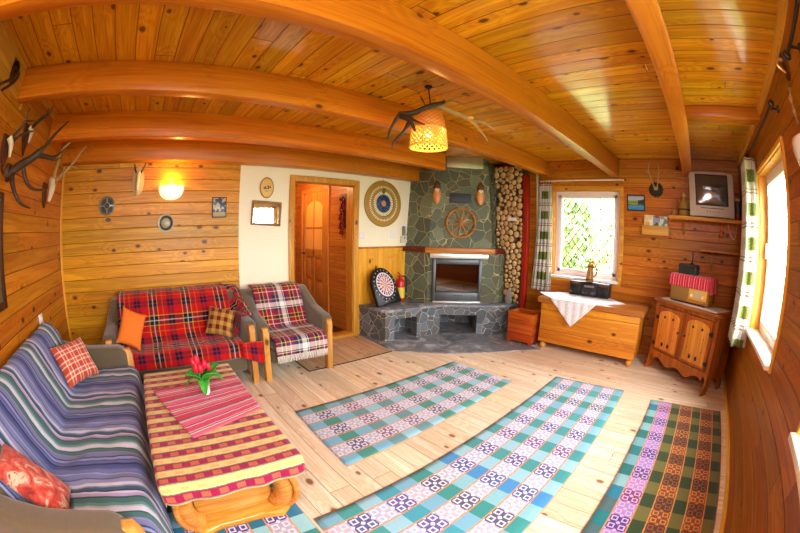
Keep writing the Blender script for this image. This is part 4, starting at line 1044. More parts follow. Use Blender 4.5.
tag(MB().lathe([(0, 0), (.022, 0), (.028, .015), (.024, .05), (.016, .065), (.018, .075), (0, .07)], 16).build('cup', plain('tan_cup', '#b07c3c', .4), None, (4.46, .245, 1.7715)), 'small tan cup at the left end of the upper corner shelf', 'cup')
t = thing('jar', 'dark jar with a red base between television and curtain', 'jar', (4.42, -.655, 1.7715))
MB().lathe([(0, 0), (.038, 0), (.04, .01), (.04, .07)], 18).build('jar_base', plain('jar_red', '#8c2a1c', .4), t)
MB().lathe([(.04, .07), (.04, .19), (.034, .215), (.03, .22)], 18).build('jar_body', plain('jar_blue_grey', '#3c3e48', .3, var=.4, scale=30), t)
MB().lathe([(.034, .215), (.036, .22), (.036, .245), (0, .248)], 18).build('lid', plain('jar_lid', '#b8a888', .4), t)
# hanging puppet
t = thing('puppet', 'small orange and blue wooden puppet hanging under the television shelf', 'ornament', (4.44, -.43, 1.728))
MB().tube([(0, 0, 0), (0, 0, -.07)], .002, 5).build('cord', M['white'], t)
MB().lathe([(0, -.17), (.022, -.16), (.034, -.13), (.028, -.10), (.014, -.085), (.02, -.075), (.024, -.055), (.014, -.035), (0, -.03)], 14).build('puppet_body', plain('puppet_orange', '#cc6a1c', .5), t)
MB().ball((-.024, -.012, -.115), (.016, .02, .022), 10).build('wing', plain('puppet_blue', '#3a6088', .5), t)
MB().tube([(0, .012, -.165), (.0, .02, -.20)], .004, 5).tube([(0, -.012, -.165), (0, -.02, -.205)], .004, 5).build('leg', plain('puppet_tan', '#d8b060', .5), t)
tag(MB().tube(smoothline([(4.50, -.52, 1.729), (4.50, -.54, 1.63), (4.50, -.60, 1.55), (4.50, -.63, 1.56), (4.50, -.65, 1.729)], 2), .003, 5).build('hanging_cable', M['white']), 'thin pale cable looping below the television shelf', 'cable')

# ---------------------------------------------------------------- far wall: picture, brochure holder, antlers, curtain
t = thing('picture', 'small lake landscape painting right of the far window', 'picture', (4.66, .80, 1.925))
def lake():
    n = N('lake_painting', .5); c = n.sep(n.coord()); f = n.noise(n.comb(c[1], c[2], 0), 22, 3)
    v = n.m('ADD', c[2], n.m('MULTIPLY', n.m('SUBTRACT', f, .5), .05))
    b = n.ramp(n.m('ADD', n.m('DIVIDE', v, .19), .5), [(0, '#2a86b8'), (.28, '#3fa0d0'), (.38, '#2c4a3c'), (.42, '#d8a040'), (.50, '#4c8a2c'), (.62, '#7ab83c'), (.70, '#8fc0d8'), (.82, '#d8a8b8'), (.95, '#6ab0d8')])
    tr = n.m('MULTIPLY', n.m('LESS_THAN', c[1], -.03), n.m('MULTIPLY', n.m('GREATER_THAN', v, -.02), n.m('LESS_THAN', v, .04)))
    return n.col(n.mix(tr, b, '#1c3a20'))
MB().box(-.014, -.002, -.115, .115, -.09, .09).build('canvas', lake(), t, smooth=0)
b = MB(); b.box(-.018, -.001, -.13, -.113, -.105, .105, .002).box(-.018, -.001, .113, .13, -.105, .105, .002).box(-.018, -.001, -.113, .113, .088, .105, .002).box(-.018, -.001, -.113, .113, -.105, -.088, .002).build('picture_frame', M['iron'], t)
t = thing('wall_mounted_rack', 'light wooden wall box holding brochures, below the antlers', 'rack', (4.66, .515, 1.53))
hb = wood('holder_pine', '#c88a28', '#e8b450', u=1, v=2, plank=None, knots=.95)
MB().box(-.075, -.062, -.19, .19, 0, .115, .003).build('front_board', hb, t); MB().box(-.062, -.001, -.19, .19, 0, .012, .002).build('bottom_board', hb, t)
for s in (-1, 1): MB().box(-.062, -.001, s*.19-.01*(s > 0), s*.19+.01*(s < 0), .012, .115, .002).build('side_board', hb, t)
def broch(seed, pal):
    n = N('brochure_%d' % seed, .5); c = n.coord(); v = n.vor(c, 22); r = n.sep(v.outputs['Color'])[0]
    return n.col(n.ramp(r, [(i/len(pal), q) for i, q in enumerate(pal)], 'CONSTANT'))
for k, (ya, yb_, zz, pal, lab) in enumerate([(.01, .165, .265, ['#e8d8a0', '#e8a84c', '#d8c890', '#f0e8d0'], 'yellow printed brochure standing in the wooden wall box'), (-.06, .035, .25, ['#5a3c6a', '#c05038', '#3c6a4c', '#e8d8b0', '#88a0b0'], 'colourful brochure in the middle of the wooden wall box'), (-.165, -.05, .255, ['#7fb8a8', '#d8e4dc', '#b8d0c4', '#e8e4d8', '#689080'], 'pale green brochure at the right of the wooden wall box')]):
    tag(MB().box(-.004, .0, ya, yb_, 0, zz-.03, M=Matrix.Rotation(-.05, 4, 'Y')).build('brochure', broch(k, pal), None, (4.633-.012*(k % 2), .515, 1.5425), smooth=0), lab, 'brochure', 'brochures in the wall box')
def antler(name, root, lines, mat, seg=9):
    b = MB()
    for P, r0, r1 in lines:
        q = smoothline([tuple(Vector(p)-root.location) for p in P], 2); b.tube(q, taper(r0, r1, len(q), .9), seg)
    return b.build(name, mat, root)
def skull(name, root, P, w, mat, flat=.7):
    """tapered skull plate from crown to nose"""
    q = smoothline([tuple(Vector(p)-root.location) for p in P], 2); n_ = len(q)
    rs = [w*(.55+.45*math.sin(PI*min(1, .25+1.0*i/(n_-1)*.75)))*(1-.45*i/(n_-1)) for i in range(n_)]
    return MB().tube(q, rs, 12, flat=flat).build(name, mat, root)
t = thing('roe_antlers', 'pair of thin pale antlers on a dark leafy mount above the brochure box', 'antlers', (4.655, .505, 2.11))
b = MB()
for k in range(14):
    a = 2*PI*k/14; b.ball((-.012, .075*math.cos(a), .07*math.sin(a)-.01), (.012, .030, .026), 8, Matrix.Rotation(a, 3, 'X'))
b.ball((-.012, 0, -.01), (.012, .075, .07), 14).build('leaf_mount', plain('dark_leaf', '#2c2412', .7, var=.4), t)
MB().ball((-.028, 0, .005), (.022, .034, .026), 12).build('skull_plate', M['antlerl'], t)
antler('antler', t, [([(4.62, .528, 2.13), (4.60, .576, 2.262), (4.57, .600, 2.356), (4.55, .567, 2.425)], .011, .004), ([(4.595, .58, 2.28), (4.56, .63, 2.33)], .007, .003)], M['antlerl'])
antler('antler', t, [([(4.62, .484, 2.133), (4.60, .461, 2.264), (4.57, .440, 2.358), (4.55, .456, 2.425)], .011, .004), ([(4.595, .46, 2.28), (4.56, .41, 2.33)], .007, .003)], M['antlerl'])

def curt(n, U, V, ga, gb):
    fu = n.m('FRACT', n.m('DIVIDE', U, .86)); fv = n.m('FRACT', n.m('DIVIDE', V, .285))
    def band(x, a, b): return n.m('MULTIPLY', n.m('GREATER_THAN', x, a), n.m('LESS_THAN', x, b))
    mott = n.noise(n.comb(U, V, 0), 60, 3); ol = n.ramp(mott, [(.35, '#6c7a2c'), (.6, '#a2ac62')])
    gv, gu = band(fv, .36, .74), band(fu, ga/.86, gb/.86)
    c = n.mix(n.m('MULTIPLY', gv, .22), '#f4f1e6', ol); c = n.mix(n.m('MULTIPLY', gv, gu), c, ol)
    ln = n.m('ADD', band(fv, .04, .08), n.m('ADD', band(fu, .82, .84), n.m('ADD', band(fu, .12, .14), band(fv, .94, .97))), clamp=True)
    return n.mix(n.m('MULTIPLY', ln, .75), c, '#7a4638')
def curtain_mat(ga=.206, gb=.62):
    n = N('checked_curtain', .9, spec=.1); U, V = uvs(n); c = curt(n, U, V, ga, gb); t = n.t; n.put(n.p.inputs['Base Color'], c)
    tr = n.new('ShaderNodeBsdfTranslucent'); n.put(tr.inputs[0], c); mx = n.new('ShaderNodeMixShader'); mx.inputs[0].default_value = .6
    t.links.new(n.p.outputs[0], mx.inputs[1]); t.links.new(tr.outputs[0], mx.inputs[2]); t.links.new(mx.outputs[0], t.nodes['Material Output'].inputs['Surface']); return n.mat
M['curtain'] = curtain_mat()
M['curtain2'] = curtain_mat(.045, .26)
def curtain(root, f, folds, wid, zt, zb, amp, mat='curtain'):
    b = MB().grid(f, 90, 40, lambda u, v: (u*wid, v*(zt-zb)))
    return b.build('curtain_cloth', M[mat], root, smooth=180, solid=.004, recalc=False)
t = thing('curtain', 'green and white checked curtain left of the far window', 'curtain', (4.57, 2.13, 0))
curtain(t, lambda u, v: Vector((.0+(.022+.014*v)*math.sin(u*PI*9)+.008*v*math.sin(u*31), -.085-.03*v+(.19+.12*v)*u, 2.165-1.50*v)), 4, .8, 2.17, .67, 0)
for k in range(5): MB().tube([(.012*math.cos(q*PI/5), -.07+.043*k, 2.19+.02*math.sin(q*PI/5)) for q in range(10)], .003, 5, closed=True).build('curtain_ring', M['rod'], t)
t = thing('curtain_rod', 'thin white curtain rod above the far window', 'curtain rod', (4.605, 1.53, 2.212))
MB().cyl((0, -.58, 0), (0, .72, 0), .0085, seg=10).build('rod', M['white'], t)
for y in (-.55, .70): MB().cyl((.054, y, 0), (0, y, 0), .007, seg=8).build('bracket', M['white'], t)
MB().cyl((0, -.60, 0), (0, -.58, 0), .013, seg=10).build('finial', M['iron'], t)
t = thing('wall_socket', 'round cream wall socket beside the bottom of the far curtain', 'socket', (4.66, 2.31, .74))
MB().cyl((-.03, 0, 0), (-.001, 0, 0), .038, .042, 20).build('socket_cover', plain('cream_plastic', '#e0d2a8', .4), t)

# ---------------------------------------------------------------- right wall
t = thing('curtain', 'green and white checked curtain at the far end of the right-hand window', 'curtain', (3.40, -.655, 0))
def hang(u, v):
    f = 1+.30*v
    if u < .34: return Vector((-.135-.03*v+.014*math.sin(u*37), (-.055+.125*u/.34)*f+.03*v, 2.23-1.59*v))
    q = (u-.34)/.66
    return Vector((-.135-.03*v+(.26+.08*v)*q, (.01+.055*math.cos(q*PI*6))*f+.03*v, 2.23-1.59*v))
curtain(t, hang, 4, .9, 2.235, .64, 0, 'curtain2')
for k in range(5): MB().tube([(-.12+.065*k, .016*math.cos(q*PI/5), 2.268+.026*math.sin(q*PI/5)) for q in range(10)], .003, 5, closed=True).build('curtain_ring', M['rod'], t)
def rrod(x0, x1, label):
    t = thing('curtain_rod', label, 'curtain rod', ((x0+x1)/2, -.655, 2.272)); h_ = (x1-x0)/2
    MB().cyl((-h_, 0, 0), (h_, 0, 0), .011, seg=12).build('rod', M['rod'], t)
    for s in (-1, 1):
        MB().lathe([(0, 0), (.02, .006), (.026, .02), (.02, .034), (0, .042)], 14, Matrix.Translation((s*h_, 0, 0)) @ Matrix.Rotation(s*PI/2, 4, 'Y')).build('finial', M['rod'], t)
        MB().cyl((s*(h_-.06), -.074, 0), (s*(h_-.06), 0, 0), .008, seg=10).cyl((s*(h_-.06), -.0745, 0), (s*(h_-.06), -.062, 0), .026, .022, 16).build('bracket', M['rod'], t)
rrod(2.09, 3.62, 'dark metal curtain rod over the right-hand window with the hanging curtain')
rrod(-.05, 1.45, 'dark metal curtain rod at the top right edge, nearest to the camera')
t = thing('wall_hook', 'dark lozenge-shaped plaque with a brass hook between the two curtain rods', 'hook', (1.72, YR, 2.345))
MB().poly([(-.035, -.055), (0, -.08), (.035, -.055), (.035, .05), (0, .078), (-.035, .05)], 1, .0, .016, .004).build('plaque', M['darkwood'], t)
BR = plain('brass', '#c8924c', .35, .6)
MB().tube(smoothline([(0, .016, .035), (0, .06, .03), (0, .066, -.005), (0, .03, -.03), (0, .016, -.035)], 2), [.012, .007], 8).build('hook', BR, t)
t = thing('hanging_horn', 'slim pale horn hanging on the right wall below the hook', 'horn', (1.735, YR, 2.235))
b = MB(); q = smoothline([(0, .02, 0), (.012, .03, -.05), (.0, .034, -.10), (.01, .026, -.16), (.0, .02, -.19)], 2)
b.tube(q, [.010+.006*math.sin(i*1.3) for i in range(len(q))], 8).build('horn_body', plain('horn_tan', '#9c6a34', .5, var=.4, scale=40), t)
MB().tube([(0, .02, 0), (0, .008, .045)], .003, 6).build('cord', M['darkwood'], t)
def sconce(label, loc, rot, em, es):
    t = thing('wall_lamp', label, 'wall lamp', loc, rot)
    g = N('opal_glass_%d' % int(es*10), .25, '#f4efe6', emit=em, es=es, coat=.4)
    def fn(u, v):
        a = PI*u; r = math.sin(PI/2*v)**.75 if v > 0 else 0
        return Vector((-.146*r*math.cos(a), -.105*r*math.sin(a), -.145*math.cos(PI/2*v)**.9 if v < 1 else 0))
    MB().grid(fn, 32, 16).build('glass_bowl', g.mat, t, smooth=180, solid=.004, recalc=False)
    MB().box(-.05, .05, -.012, -.001, -.10, .02, .004).build('wall_plate', BR, t)
    MB().cyl((0, -.05, -.06), (0, -.05, -.02), .014, seg=10).cyl((0, -.05, -.06), (0, -.012, -.06), .008, seg=8).build('bulb_holder', M['white'], t)
    return t
sconce('lit half-bowl glass wall lamp on the boarded back wall', (.205, YB, 1.925), 0, '#ffe0a4', 1.2)
sconce('unlit white glass wall lamp at the right edge by the window', (1.66, YR, 1.955), PI, '#000000', 0)
# ---------------------------------------------------------------- back wall
def disc(r, d, n=40): return [(0, d), (r*.97, d), (r, d*.8), (r, 0), (0, 0)]
RX = Matrix.Rotation(PI/2, 4, 'X')                     # lathe axis +z -> -y (out of the back wall)
t = thing('wall_plate', 'dark round pewter plate with four panels, left of the roe skull', 'plate', (-.55, YB, 1.738))
pw = plain('pewter', '#8f8a70', .4, .5, var=.2); dkp = plain('dark_enamel', '#2a2418', .5, var=.3)
MB().lathe([(.082, .0), (.098, .004), (.1, .014), (.09, .018), (.082, .014)], 36, RX).build('rim', pw, t)
b = MB()
for k in range(4):
    a = PI/4+k*PI/2
    b.poly([(r*math.cos(a+da), r*math.sin(a+da)) for r, da in ((.042, -.62), (.078, -.66), (.084, 0), (.078, .66), (.042, .62))], 1, -.012, -.002)
b.build('panel', dkp, t)
MB().lathe(disc(.084, .006), 32, RX).build('backing', pw, t); MB().lathe(disc(.03, .014), 20, RX).build('centre_boss', dkp, t)
t = thing('wall_plate', 'round pewter plate with a dark ring, right below the lit wall lamp', 'plate', (.157, YB, 1.538))
MB().lathe([(0, .004), (.055, .004), (.06, .008), (.07, .010), (.078, .016), (.092, .016), (.094, .01), (.094, 0), (0, 0)], 40, RX).build('plate_body', pw, t)
MB().lathe([(.058, .0095), (.074, .0145)], 40, RX).build('dark_ring', dkp, t)
MB().lathe([(0, .009), (.045, .008), (.05, .005), (.05, 0)], 32, RX).build('relief_centre', plain('pewter_relief', '#a59f80', .45, .3, var=.35, scale=50, bump=.6), t)
t = thing('tile_picture', 'small upright ceramic picture with blue figures at the right of the boarded wall', 'picture', (.775, YB, 1.695))
MB().box(-.084, .084, -.012, -.001, -.112, .112, .004).build('frame', M['iron'], t)
def tilep():
    n = N('tile_painting', .35); c = n.sep(n.coord()); v = n.vor(n.comb(c[0], c[2], 0), 28); r = n.sep(v.outputs['Color'])[0]
    b = n.ramp(r, [(0, '#b8aa80'), (.3, '#1f4a78'), (.5, '#2c7a80'), (.62, '#c8b888'), (.8, '#3a4a60')], 'CONSTANT')
    return n.col(n.mix(n.m('LESS_THAN', c[2], -.055), b, '#b0a070'))
MB().box(-.074, .074, -.016, -.011, -.102, .102, .002).build('tile', tilep(), t)
t = thing('roe_skull', 'long pale roe skull with short dark horns on the boarded wall', 'skull', (-.19, YB-.001, 1.98))
MB().poly([(.07*math.cos(a), .155*math.sin(a)+.0) for a in [2*PI*k/24 for k in range(24)]], 1, -.018, -.0, .005).build('mount_board', plain('pale_shield', '#d0b878', .5, var=.1), t)
skull('skull_plate', t, [(-.19, YB-.04, 2.06), (-.19, YB-.06, 1.99), (-.195, YB-.05, 1.90), (-.195, YB-.04, 1.84)], .052, M['bone'], .6)
antler('horn', t, [([(-.215, YB-.05, 2.06), (-.235, YB-.08, 2.10), (-.245, YB-.06, 2.155)], .012, .005)], M['antler'])
antler('horn', t, [([(-.165, YB-.05, 2.06), (-.135, YB-.08, 2.10), (-.115, YB-.06, 2.165)], .012, .005)], M['antler'])
MB().lathe([(0, 0), (.02, .008), (.012, .04), (0, .05)], 12, Matrix.Translation((0, -.055, .05))).build('dark_crest', M['antler'], t)

t = thing('wall_plaque', 'oval wooden plaque with a dark printed mark above the mirror', 'plaque', (1.342, YB, 1.925))
ov = [(.088*math.cos(2*PI*k/36), .122*math.sin(2*PI*k/36)) for k in range(36)]
MB().poly(ov, 1, -.016, -.001, .004).build('bark_edge', plain('plaque_bark', '#9c7430', .7, var=.3), t)
MB().poly([(x*.87, z*.88) for x, z in ov], 1, -.019, -.012, .001).build('plaque_face', plain('plaque_pine', '#e0b860', .5, var=.08), t)
b = MB()
for k, (x, z, w_, h_) in enumerate([(-.035, -.005, .012, .03), (-.018, -.0, .010, .038), (0, -.008, .022, .012), (.02, .002, .012, .034), (.038, .006, .016, .02), (.01, .018, .02, .012)]):
    b.box(x-w_/2, x+w_/2, -.0205, -.0185, z-h_/2, z+h_/2)
b.tube([(-.03, -.02, -.038), (0, -.02, -.042), (.025, -.02, -.036)], .002, 5)
b.build('printed_mark', M['black'], t)
t = thing('mirror', 'small mirror in a brown wooden frame on the plaster wall', 'mirror', (1.345, YB, 1.63), rot=(0, .055, 0))
mz = wood('mirror_frame', '#6c4418', '#9c6c30', u=0, v=2, plank=None, knots=.98)
b = MB(); a, c_ = .185, .14; f = .026
b.box(-a, a, -.022, -.002, c_-f, c_, .004).box(-a, a, -.022, -.002, -c_, -c_+f, .004).box(-a, -a+f, -.022, -.002, -c_+f, c_-f, .004).box(a-f, a, -.022, -.002, -c_+f, c_-f, .004).build('mirror_frame', mz, t)
MB().box(-a+f-.004, a-f+.004, -.010, -.003, -c_+f-.004, c_-f+.004).build('mirror_glass', plain('mirror_silver', '#f2f4f2', .015, 1.0), t, smooth=0)

def sundisc():
    n = N('woven_disc', .5); c = n.sep(n.coord()); x, z = c[0], c[2]
    r = n.m('SQRT', n.m('ADD', n.m('MULTIPLY', x, x), n.m('MULTIPLY', z, z))); a = n.m('DIVIDE', n.m('ADD', n.m('ARCTAN2', z, x), PI), 2*PI)
    ray = n.m('GREATER_THAN', n.m('FRACT', n.m('MULTIPLY', a, 56.0)), .55); ray2 = n.m('GREATER_THAN', n.m('FRACT', n.m('MULTIPLY', a, 40.0)), .4)
    gold = n.mix(n.m('GREATER_THAN', n.m('FRACT', n.m('MULTIPLY', r, 70.0)), .6), '#b8902c', '#8f6a1c')
    ctr = n.ramp(n.noise(n.comb(x, z, 0), 26, 3), [(.35, '#0a1430'), (.48, '#16305c'), (.56, '#3c6ca0'), (.64, '#0c1838')])
    ctr = n.mix(n.m('LESS_THAN', n.m('ADD', r, n.m('MULTIPLY', n.noise(n.coord(), 30, 2), .03)), .055), ctr, '#d88a3c')
    col = ctr
    col = n.mix(n.m('GREATER_THAN', r, .118), col, '#5a3c10'); col = n.mix(n.m('GREATER_THAN', r, .127), col, n.mix(ray2, '#8a7a44', '#f0ecc8'))
    col = n.mix(n.m('GREATER_THAN', r, .175), col, '#6a4c14'); col = n.mix(n.m('GREATER_THAN', r, .182), col, gold)
    col = n.mix(n.m('GREATER_THAN', r, .222), col, n.mix(ray, gold, '#f4f0d0')); col = n.mix(n.m('GREATER_THAN', r, .250), col, gold)
    col = n.mix(n.m('GREATER_THAN', r, .305), col, '#6c5418')
    return n.col(col)
t = thing('wall_disc', 'large round gold woven disc with a blue centre, right of the doorway', 'wall ornament', (3.05, YB, 1.81))
o = MB().lathe([(0, .028), (.115, .028), (.13, .018), (.175, .018), (.185, .026), (.30, .022), (.315, .014), (.315, 0), (0, 0)], 64, RX).build('disc_face', sundisc(), t)
MB().tube([(.315*math.cos(2*PI*k/64), -.014, .315*math.sin(2*PI*k/64)) for k in range(64)], .011, 8, closed=True).build('rope_edge', plain('rope', '#a8842c', .7, var=.3, scale=90), t)
MB().lathe([(0, .05), (.016, .045), (.026, .03), (.03, .0)], 12, Matrix.Translation((0, 0, .18)) @ RX @ Matrix.Diagonal((1, 1.6, 1, 1))).build('green_bow', plain('bow_green', '#4a6a1c', .5), t)
MB().tube([(-.012*math.cos(k*PI/5), -.008, .33+.014*math.sin(k*PI/5)) for k in range(10)], .003, 5, closed=True).build('hanging_ring', BR, t)
t = thing('light_switch', 'white square light switch beside the door frame', 'switch', (2.705, YB, 1.362))
MB().box(-.042, .042, -.012, -.001, -.042, .042, .004).build('switch_plate', M['white'], t); MB().box(-.026, .026, -.018, -.011, -.026, .026, .003).build('rocker', M['white'], t)
t = thing('wall_socket', 'white wall socket above the wooden cap rail', 'socket', (3.24, YB, 1.372))
MB().box(-.042, .042, -.012, -.001, -.05, .05, .004).build('socket_plate', M['white'], t); MB().cyl((0, -.018, 0), (0, -.010, 0), .026, seg=20).build('socket_insert', M['white'], t)
t = thing('thermostat', 'white wall box with a small blue and red ornament on top, by the chimney', 'thermostat', (3.435, YB, 1.31))
MB().box(-.05, .05, -.045, -.001, -.055, .055, .006).build('box_body', plain('thermostat_white', '#d8d4bc', .4), t)
MB().ball((-.005, -.05, .02), (.016, .008, .014), 8).build('blue_spot', plain('spot_blue', '#3a80b0', .5), t)
MB().box(-.02, .02, -.04, -.01, .055, .15).build('stand_strip', plain('strip_green', '#7a8a5c', .5), t)
MB().ball((-.005, -.028, .175), (.035, .02, .018), 10).build('blue_cap', plain('cap_blue', '#3c7ac8', .4), t)
MB().box(-.03, .02, -.036, -.014, .135, .158).build('red_band', plain('cap_red', '#c84a2c', .5), t)

# in the hall
t = thing('garland', 'dark red dried-pepper garland hanging on the boarded hall wall', 'garland', (2.575, 4.11, 1.66))
MB().box(-.022, -.001, -.075, .075, -.20, .27, .004).build('back_board', M['darkwood'], t)
b = MB()
for k in range(34):
    z = .22-.50*k/33; y = .045*math.sin(k*2.4)+.02; b.ball((-.035-.01*math.sin(k*1.7), y, z), (.016, .022, .026), 7)
b.build('peppers', plain('pepper_red', '#7c1414', .4, var=.3), t)
t = thing('coat_hook', 'dark iron coat hook on the left side of the dim hall', 'hook', (1.80, 5.75, 1.60))
MB().box(-.03, .03, -.012, -.001, -.14, .14, .003).build('hook_plate', M['iron'], t)
MB().tube(smoothline([(0, -.01, .05), (0, -.08, .05), (0, -.09, .10)], 2), .01, 8).build('hook', M['iron'], t)
MB().tube(smoothline([(0, -.01, -.04), (0, -.06, -.06), (0, -.08, -.01)], 2), .01, 8).build('hook', M['iron'], t)
# dark boards by the doorway
Q = [(1.47, 3.06), (2.585, 3.06), (2.60, YB-.03), (1.47, YB-.03)]
o = struct(MB().poly(Q, 2, .0005, .009).build('floor_panel', M['floor2'], smooth=0))
o = MB().box(1.47, 2.585, 3.056, 3.06, .0005, .010)
o.box(1.466, 1.47, 3.056, YB-.03, .0005, .010); struct(o.build('trim_7', M['iron'], smooth=0))

# ---------------------------------------------------------------- left wall
t = thing('stag_antler', 'large dark red-deer antler with long tines on the left wall', 'antlers', (XL, 2.22, 1.86))
MB().lathe([(0, 0), (.06, 0), (.05, .03), (0, .035)], 16, Matrix.Rotation(PI/2, 4, 'Y')).build('mount', M['darkwood'], t)
A = antler('antler', t, [([(-1.13, 2.205, 1.83), (-1.11, 2.218, 1.854), (-1.07, 2.256, 1.899), (-1.0, 2.335, 1.945), (-.93, 2.365, 1.997)], .034, .028),
    ([(-1.0, 2.335, 1.945), (-.93, 2.365, 1.997), (-.9, 2.408, 2.043), (-.85, 2.447, 2.131), (-.8, 2.624, 2.271)], .028, .005),
    ([(-.96, 2.345, 1.98), (-.9, 2.475, 1.983), (-.87, 2.61, 2.0), (-.82, 2.746, 2.099)], .024, .005),
    ([(-.90, 2.50, 1.984), (-.87, 2.62, 1.985), (-.85, 2.729, 2.022)], .018, .004),
    ([(-1.1, 2.222, 1.85), (-1.06, 2.16, 1.78), (-1.02, 2.148, 1.715), (-.98, 2.171, 1.656), (-.94, 2.288, 1.637)], .026, .005),
    ([(-1.05, 2.30, 1.92), (-1.0, 2.306, 1.796), (-.96, 2.379, 1.757), (-.9, 2.569, 1.773)], .022, .005)], M['antler'], 12)
def roe(label, P, lines, w):
    t = thing('roe_antlers', label, 'antlers', (XL+.001, P[1][1], P[1][2]))
    sh = MB().poly([(P[1][1]-t.location.y-.055, .06), (P[1][1]-t.location.y+.055, .06), (.06, -.05), (0, -.16), (-.06, -.05)], 0, 0, .02, .004).build('mount_board', M['darkwood'], t)
    skull('skull_plate', t, P, w, M['bone'])
    for l in lines: antler('antler', t, l, M['antler'])
roe('roe antlers on a dark shield, leftmost at the top of the left wall', [(-1.10, 2.07, 2.04), (-1.08, 2.09, 2.0), (-1.09, 2.11, 1.93)], [[([(-1.08, 2.075, 2.03), (-1.03, 2.108, 2.097), (-1.0, 2.108, 2.143), (-.97, 2.067, 2.202)], .014, .004), ([(-1.0, 2.112, 2.138), (-.97, 2.225, 2.167)], .008, .003)], [([(-1.07, 2.09, 2.02), (-1.02, 2.164, 2.08), (-.98, 2.249, 2.11)], .014, .004)]], .036)
roe('roe antlers on a dark shield, between the leftmost pair and the large stag antler', [(-1.10, 2.45, 2.20), (-1.08, 2.46, 2.165), (-1.09, 2.45, 2.09)], [[([(-1.08, 2.456, 2.20), (-1.03, 2.473, 2.251), (-1.0, 2.576, 2.309), (-.96, 2.562, 2.385)], .015, .004), ([(-1.01, 2.55, 2.29), (-.98, 2.50, 2.34)], .008, .003)], [([(-1.08, 2.44, 2.19), (-1.03, 2.40, 2.22), (-.98, 2.44, 2.28)], .013, .004)]], .036)
t = thing('deer_skull', 'white skull with two tall pale antlers by the corner of the left wall', 'skull', (XL, 3.17, 1.83))
MB().poly([(-.06, .08), (.06, .08), (.05, -.08), (0, -.13), (-.05, -.08)], 0, .001, .02, .004).build('mount_board', M['darkwood'], t)
skull('skull_plate', t, [(-1.085, 3.24, 1.95), (-1.055, 3.19, 1.87), (-1.065, 3.175, 1.81), (-1.085, 3.18, 1.755)], .040, M['bone'])
antler('antler', t, [([(-1.08, 3.25, 1.94), (-1.02, 3.188, 2.078), (-.97, 3.074, 2.164), (-.9, 3.236, 2.284)], .024, .006)], M['antlerl'])
antler('antler', t, [([(-1.07, 3.30, 1.935), (-1.0, 3.39, 2.023), (-.9, 3.414, 2.121), (-.78, 3.395, 2.261)], .024, .006), ([(-.93, 3.371, 2.078), (-.87, 3.517, 2.081)], .010, .004)], M['antlerl'])
t = thing('chamois_horns', 'pair of black curved horns high at the left edge by the ceiling beam', 'horns', (XL, 1.90, 2.40))
MB().poly([(-.05, .06), (.07, .06), (.06, -.07), (0, -.10), (-.04, -.07)], 0, .001, .02, .004).build('mount_board', M['darkwood'], t)
antler('horn', t, [([(-1.13, 1.89, 2.43), (-1.1, 1.871, 2.431), (-1.05, 1.849, 2.358), (-1.03, 1.749, 2.268), (-1.0, 1.559, 2.164)], .016, .009)], M['black'])
antler('horn', t, [([(-1.13, 1.93, 2.40), (-1.08, 1.935, 2.379), (-1.03, 1.797, 2.264), (-1.0, 1.608, 2.152)], .016, .009)], M['black'])
t = thing('picture', 'brown framed picture at the left edge above the striped sofa', 'picture', (XL, 1.75, 1.40))
b = MB(); b.box(.001, .03, -.40, -.36, -.33, .33, .004).box(.001, .03, .36, .40, -.33, .33, .004).box(.001, .03, -.36, .36, .29, .33, .004).box(.001, .03, -.36, .36, -.33, -.29, .004).build('picture_frame', M['darkwood'], t)
MB().box(.001, .012, -.365, .365, -.295, .295).build('picture_print', plain('dim_print', '#6a5a3c', .5, var=.4, scale=5), t, smooth=0)
t = thing('wall_socket', 'white wall socket just above the back of the striped sofa', 'socket', (XL, 2.90, .83))
MB().box(.001, .014, -.045, .045, -.045, .045, .004).build('socket_plate', M['white'], t); MB().cyl((.012, 0, 0), (.02, 0, 0), .024, seg=16).build('socket_insert', M['white'], t)

# ---------------------------------------------------------------- antler lamp with wicker shade
LX, LY = 1.715, 1.68
t = thing('antler_lamp', 'hanging lamp with a woven cane shade and deer antlers', 'pendant lamp', (LX, LY, 2.5))
def cane():
    n = N('woven_cane', .3, coat=.5); c = n.sep(n.coord()); a = n.m('MULTIPLY', n.m('ARCTAN2', c[1], c[0]), 18.0); z = n.m('MULTIPLY', c[2], 230.0)
    w_ = n.m('MULTIPLY', n.m('SINE', a), n.m('SINE', z)); n.bump(w_, .6, .004)
    col = n.mix(n.m('MULTIPLY_ADD', w_, .5, .5), '#b0701c', '#e8ac50'); n.put(n.p.inputs['Base Color'], col); t_ = n.t
    tr = n.new('ShaderNodeBsdfTranslucent'); n.put(tr.inputs[0], '#f0bc60'); mx = n.new('ShaderNodeMixShader'); mx.inputs[0].default_value = .25
    t_.links.new(n.p.outputs[0], mx.inputs[1]); t_.links.new(tr.outputs[0], mx.inputs[2]); t_.links.new(mx.outputs[0], t_.nodes['Material Output'].inputs['Surface']); return n.mat
CN = cane(); CL = plain('pale_cane', '#eebb58', .4)
zb, zm, zt = -.475, -.345, -.178
MB().lathe([(.03, zt+.004), (.06, zt-.006), (.095, zt-.045), (.112, zt-.10), (.118, zm)], 40).build('lamp_shade', CN, t, recalc=False, solid=.004)
sh = t.children[-1]
b = MB(); nst = 22
for sg in (1, -1):
    for k in range(nst):
        a0 = 2*PI*k/nst; P = []
        for i in range(7):
            v = i/6; a = a0+sg*v*1.0; r = .119+.012*v+.002*sg; P.append((r*math.cos(a), r*math.sin(a), zm+(zb-zm)*v))
        b.tube(P, .0046, 5)
b.build('open_weave', CL, sh)
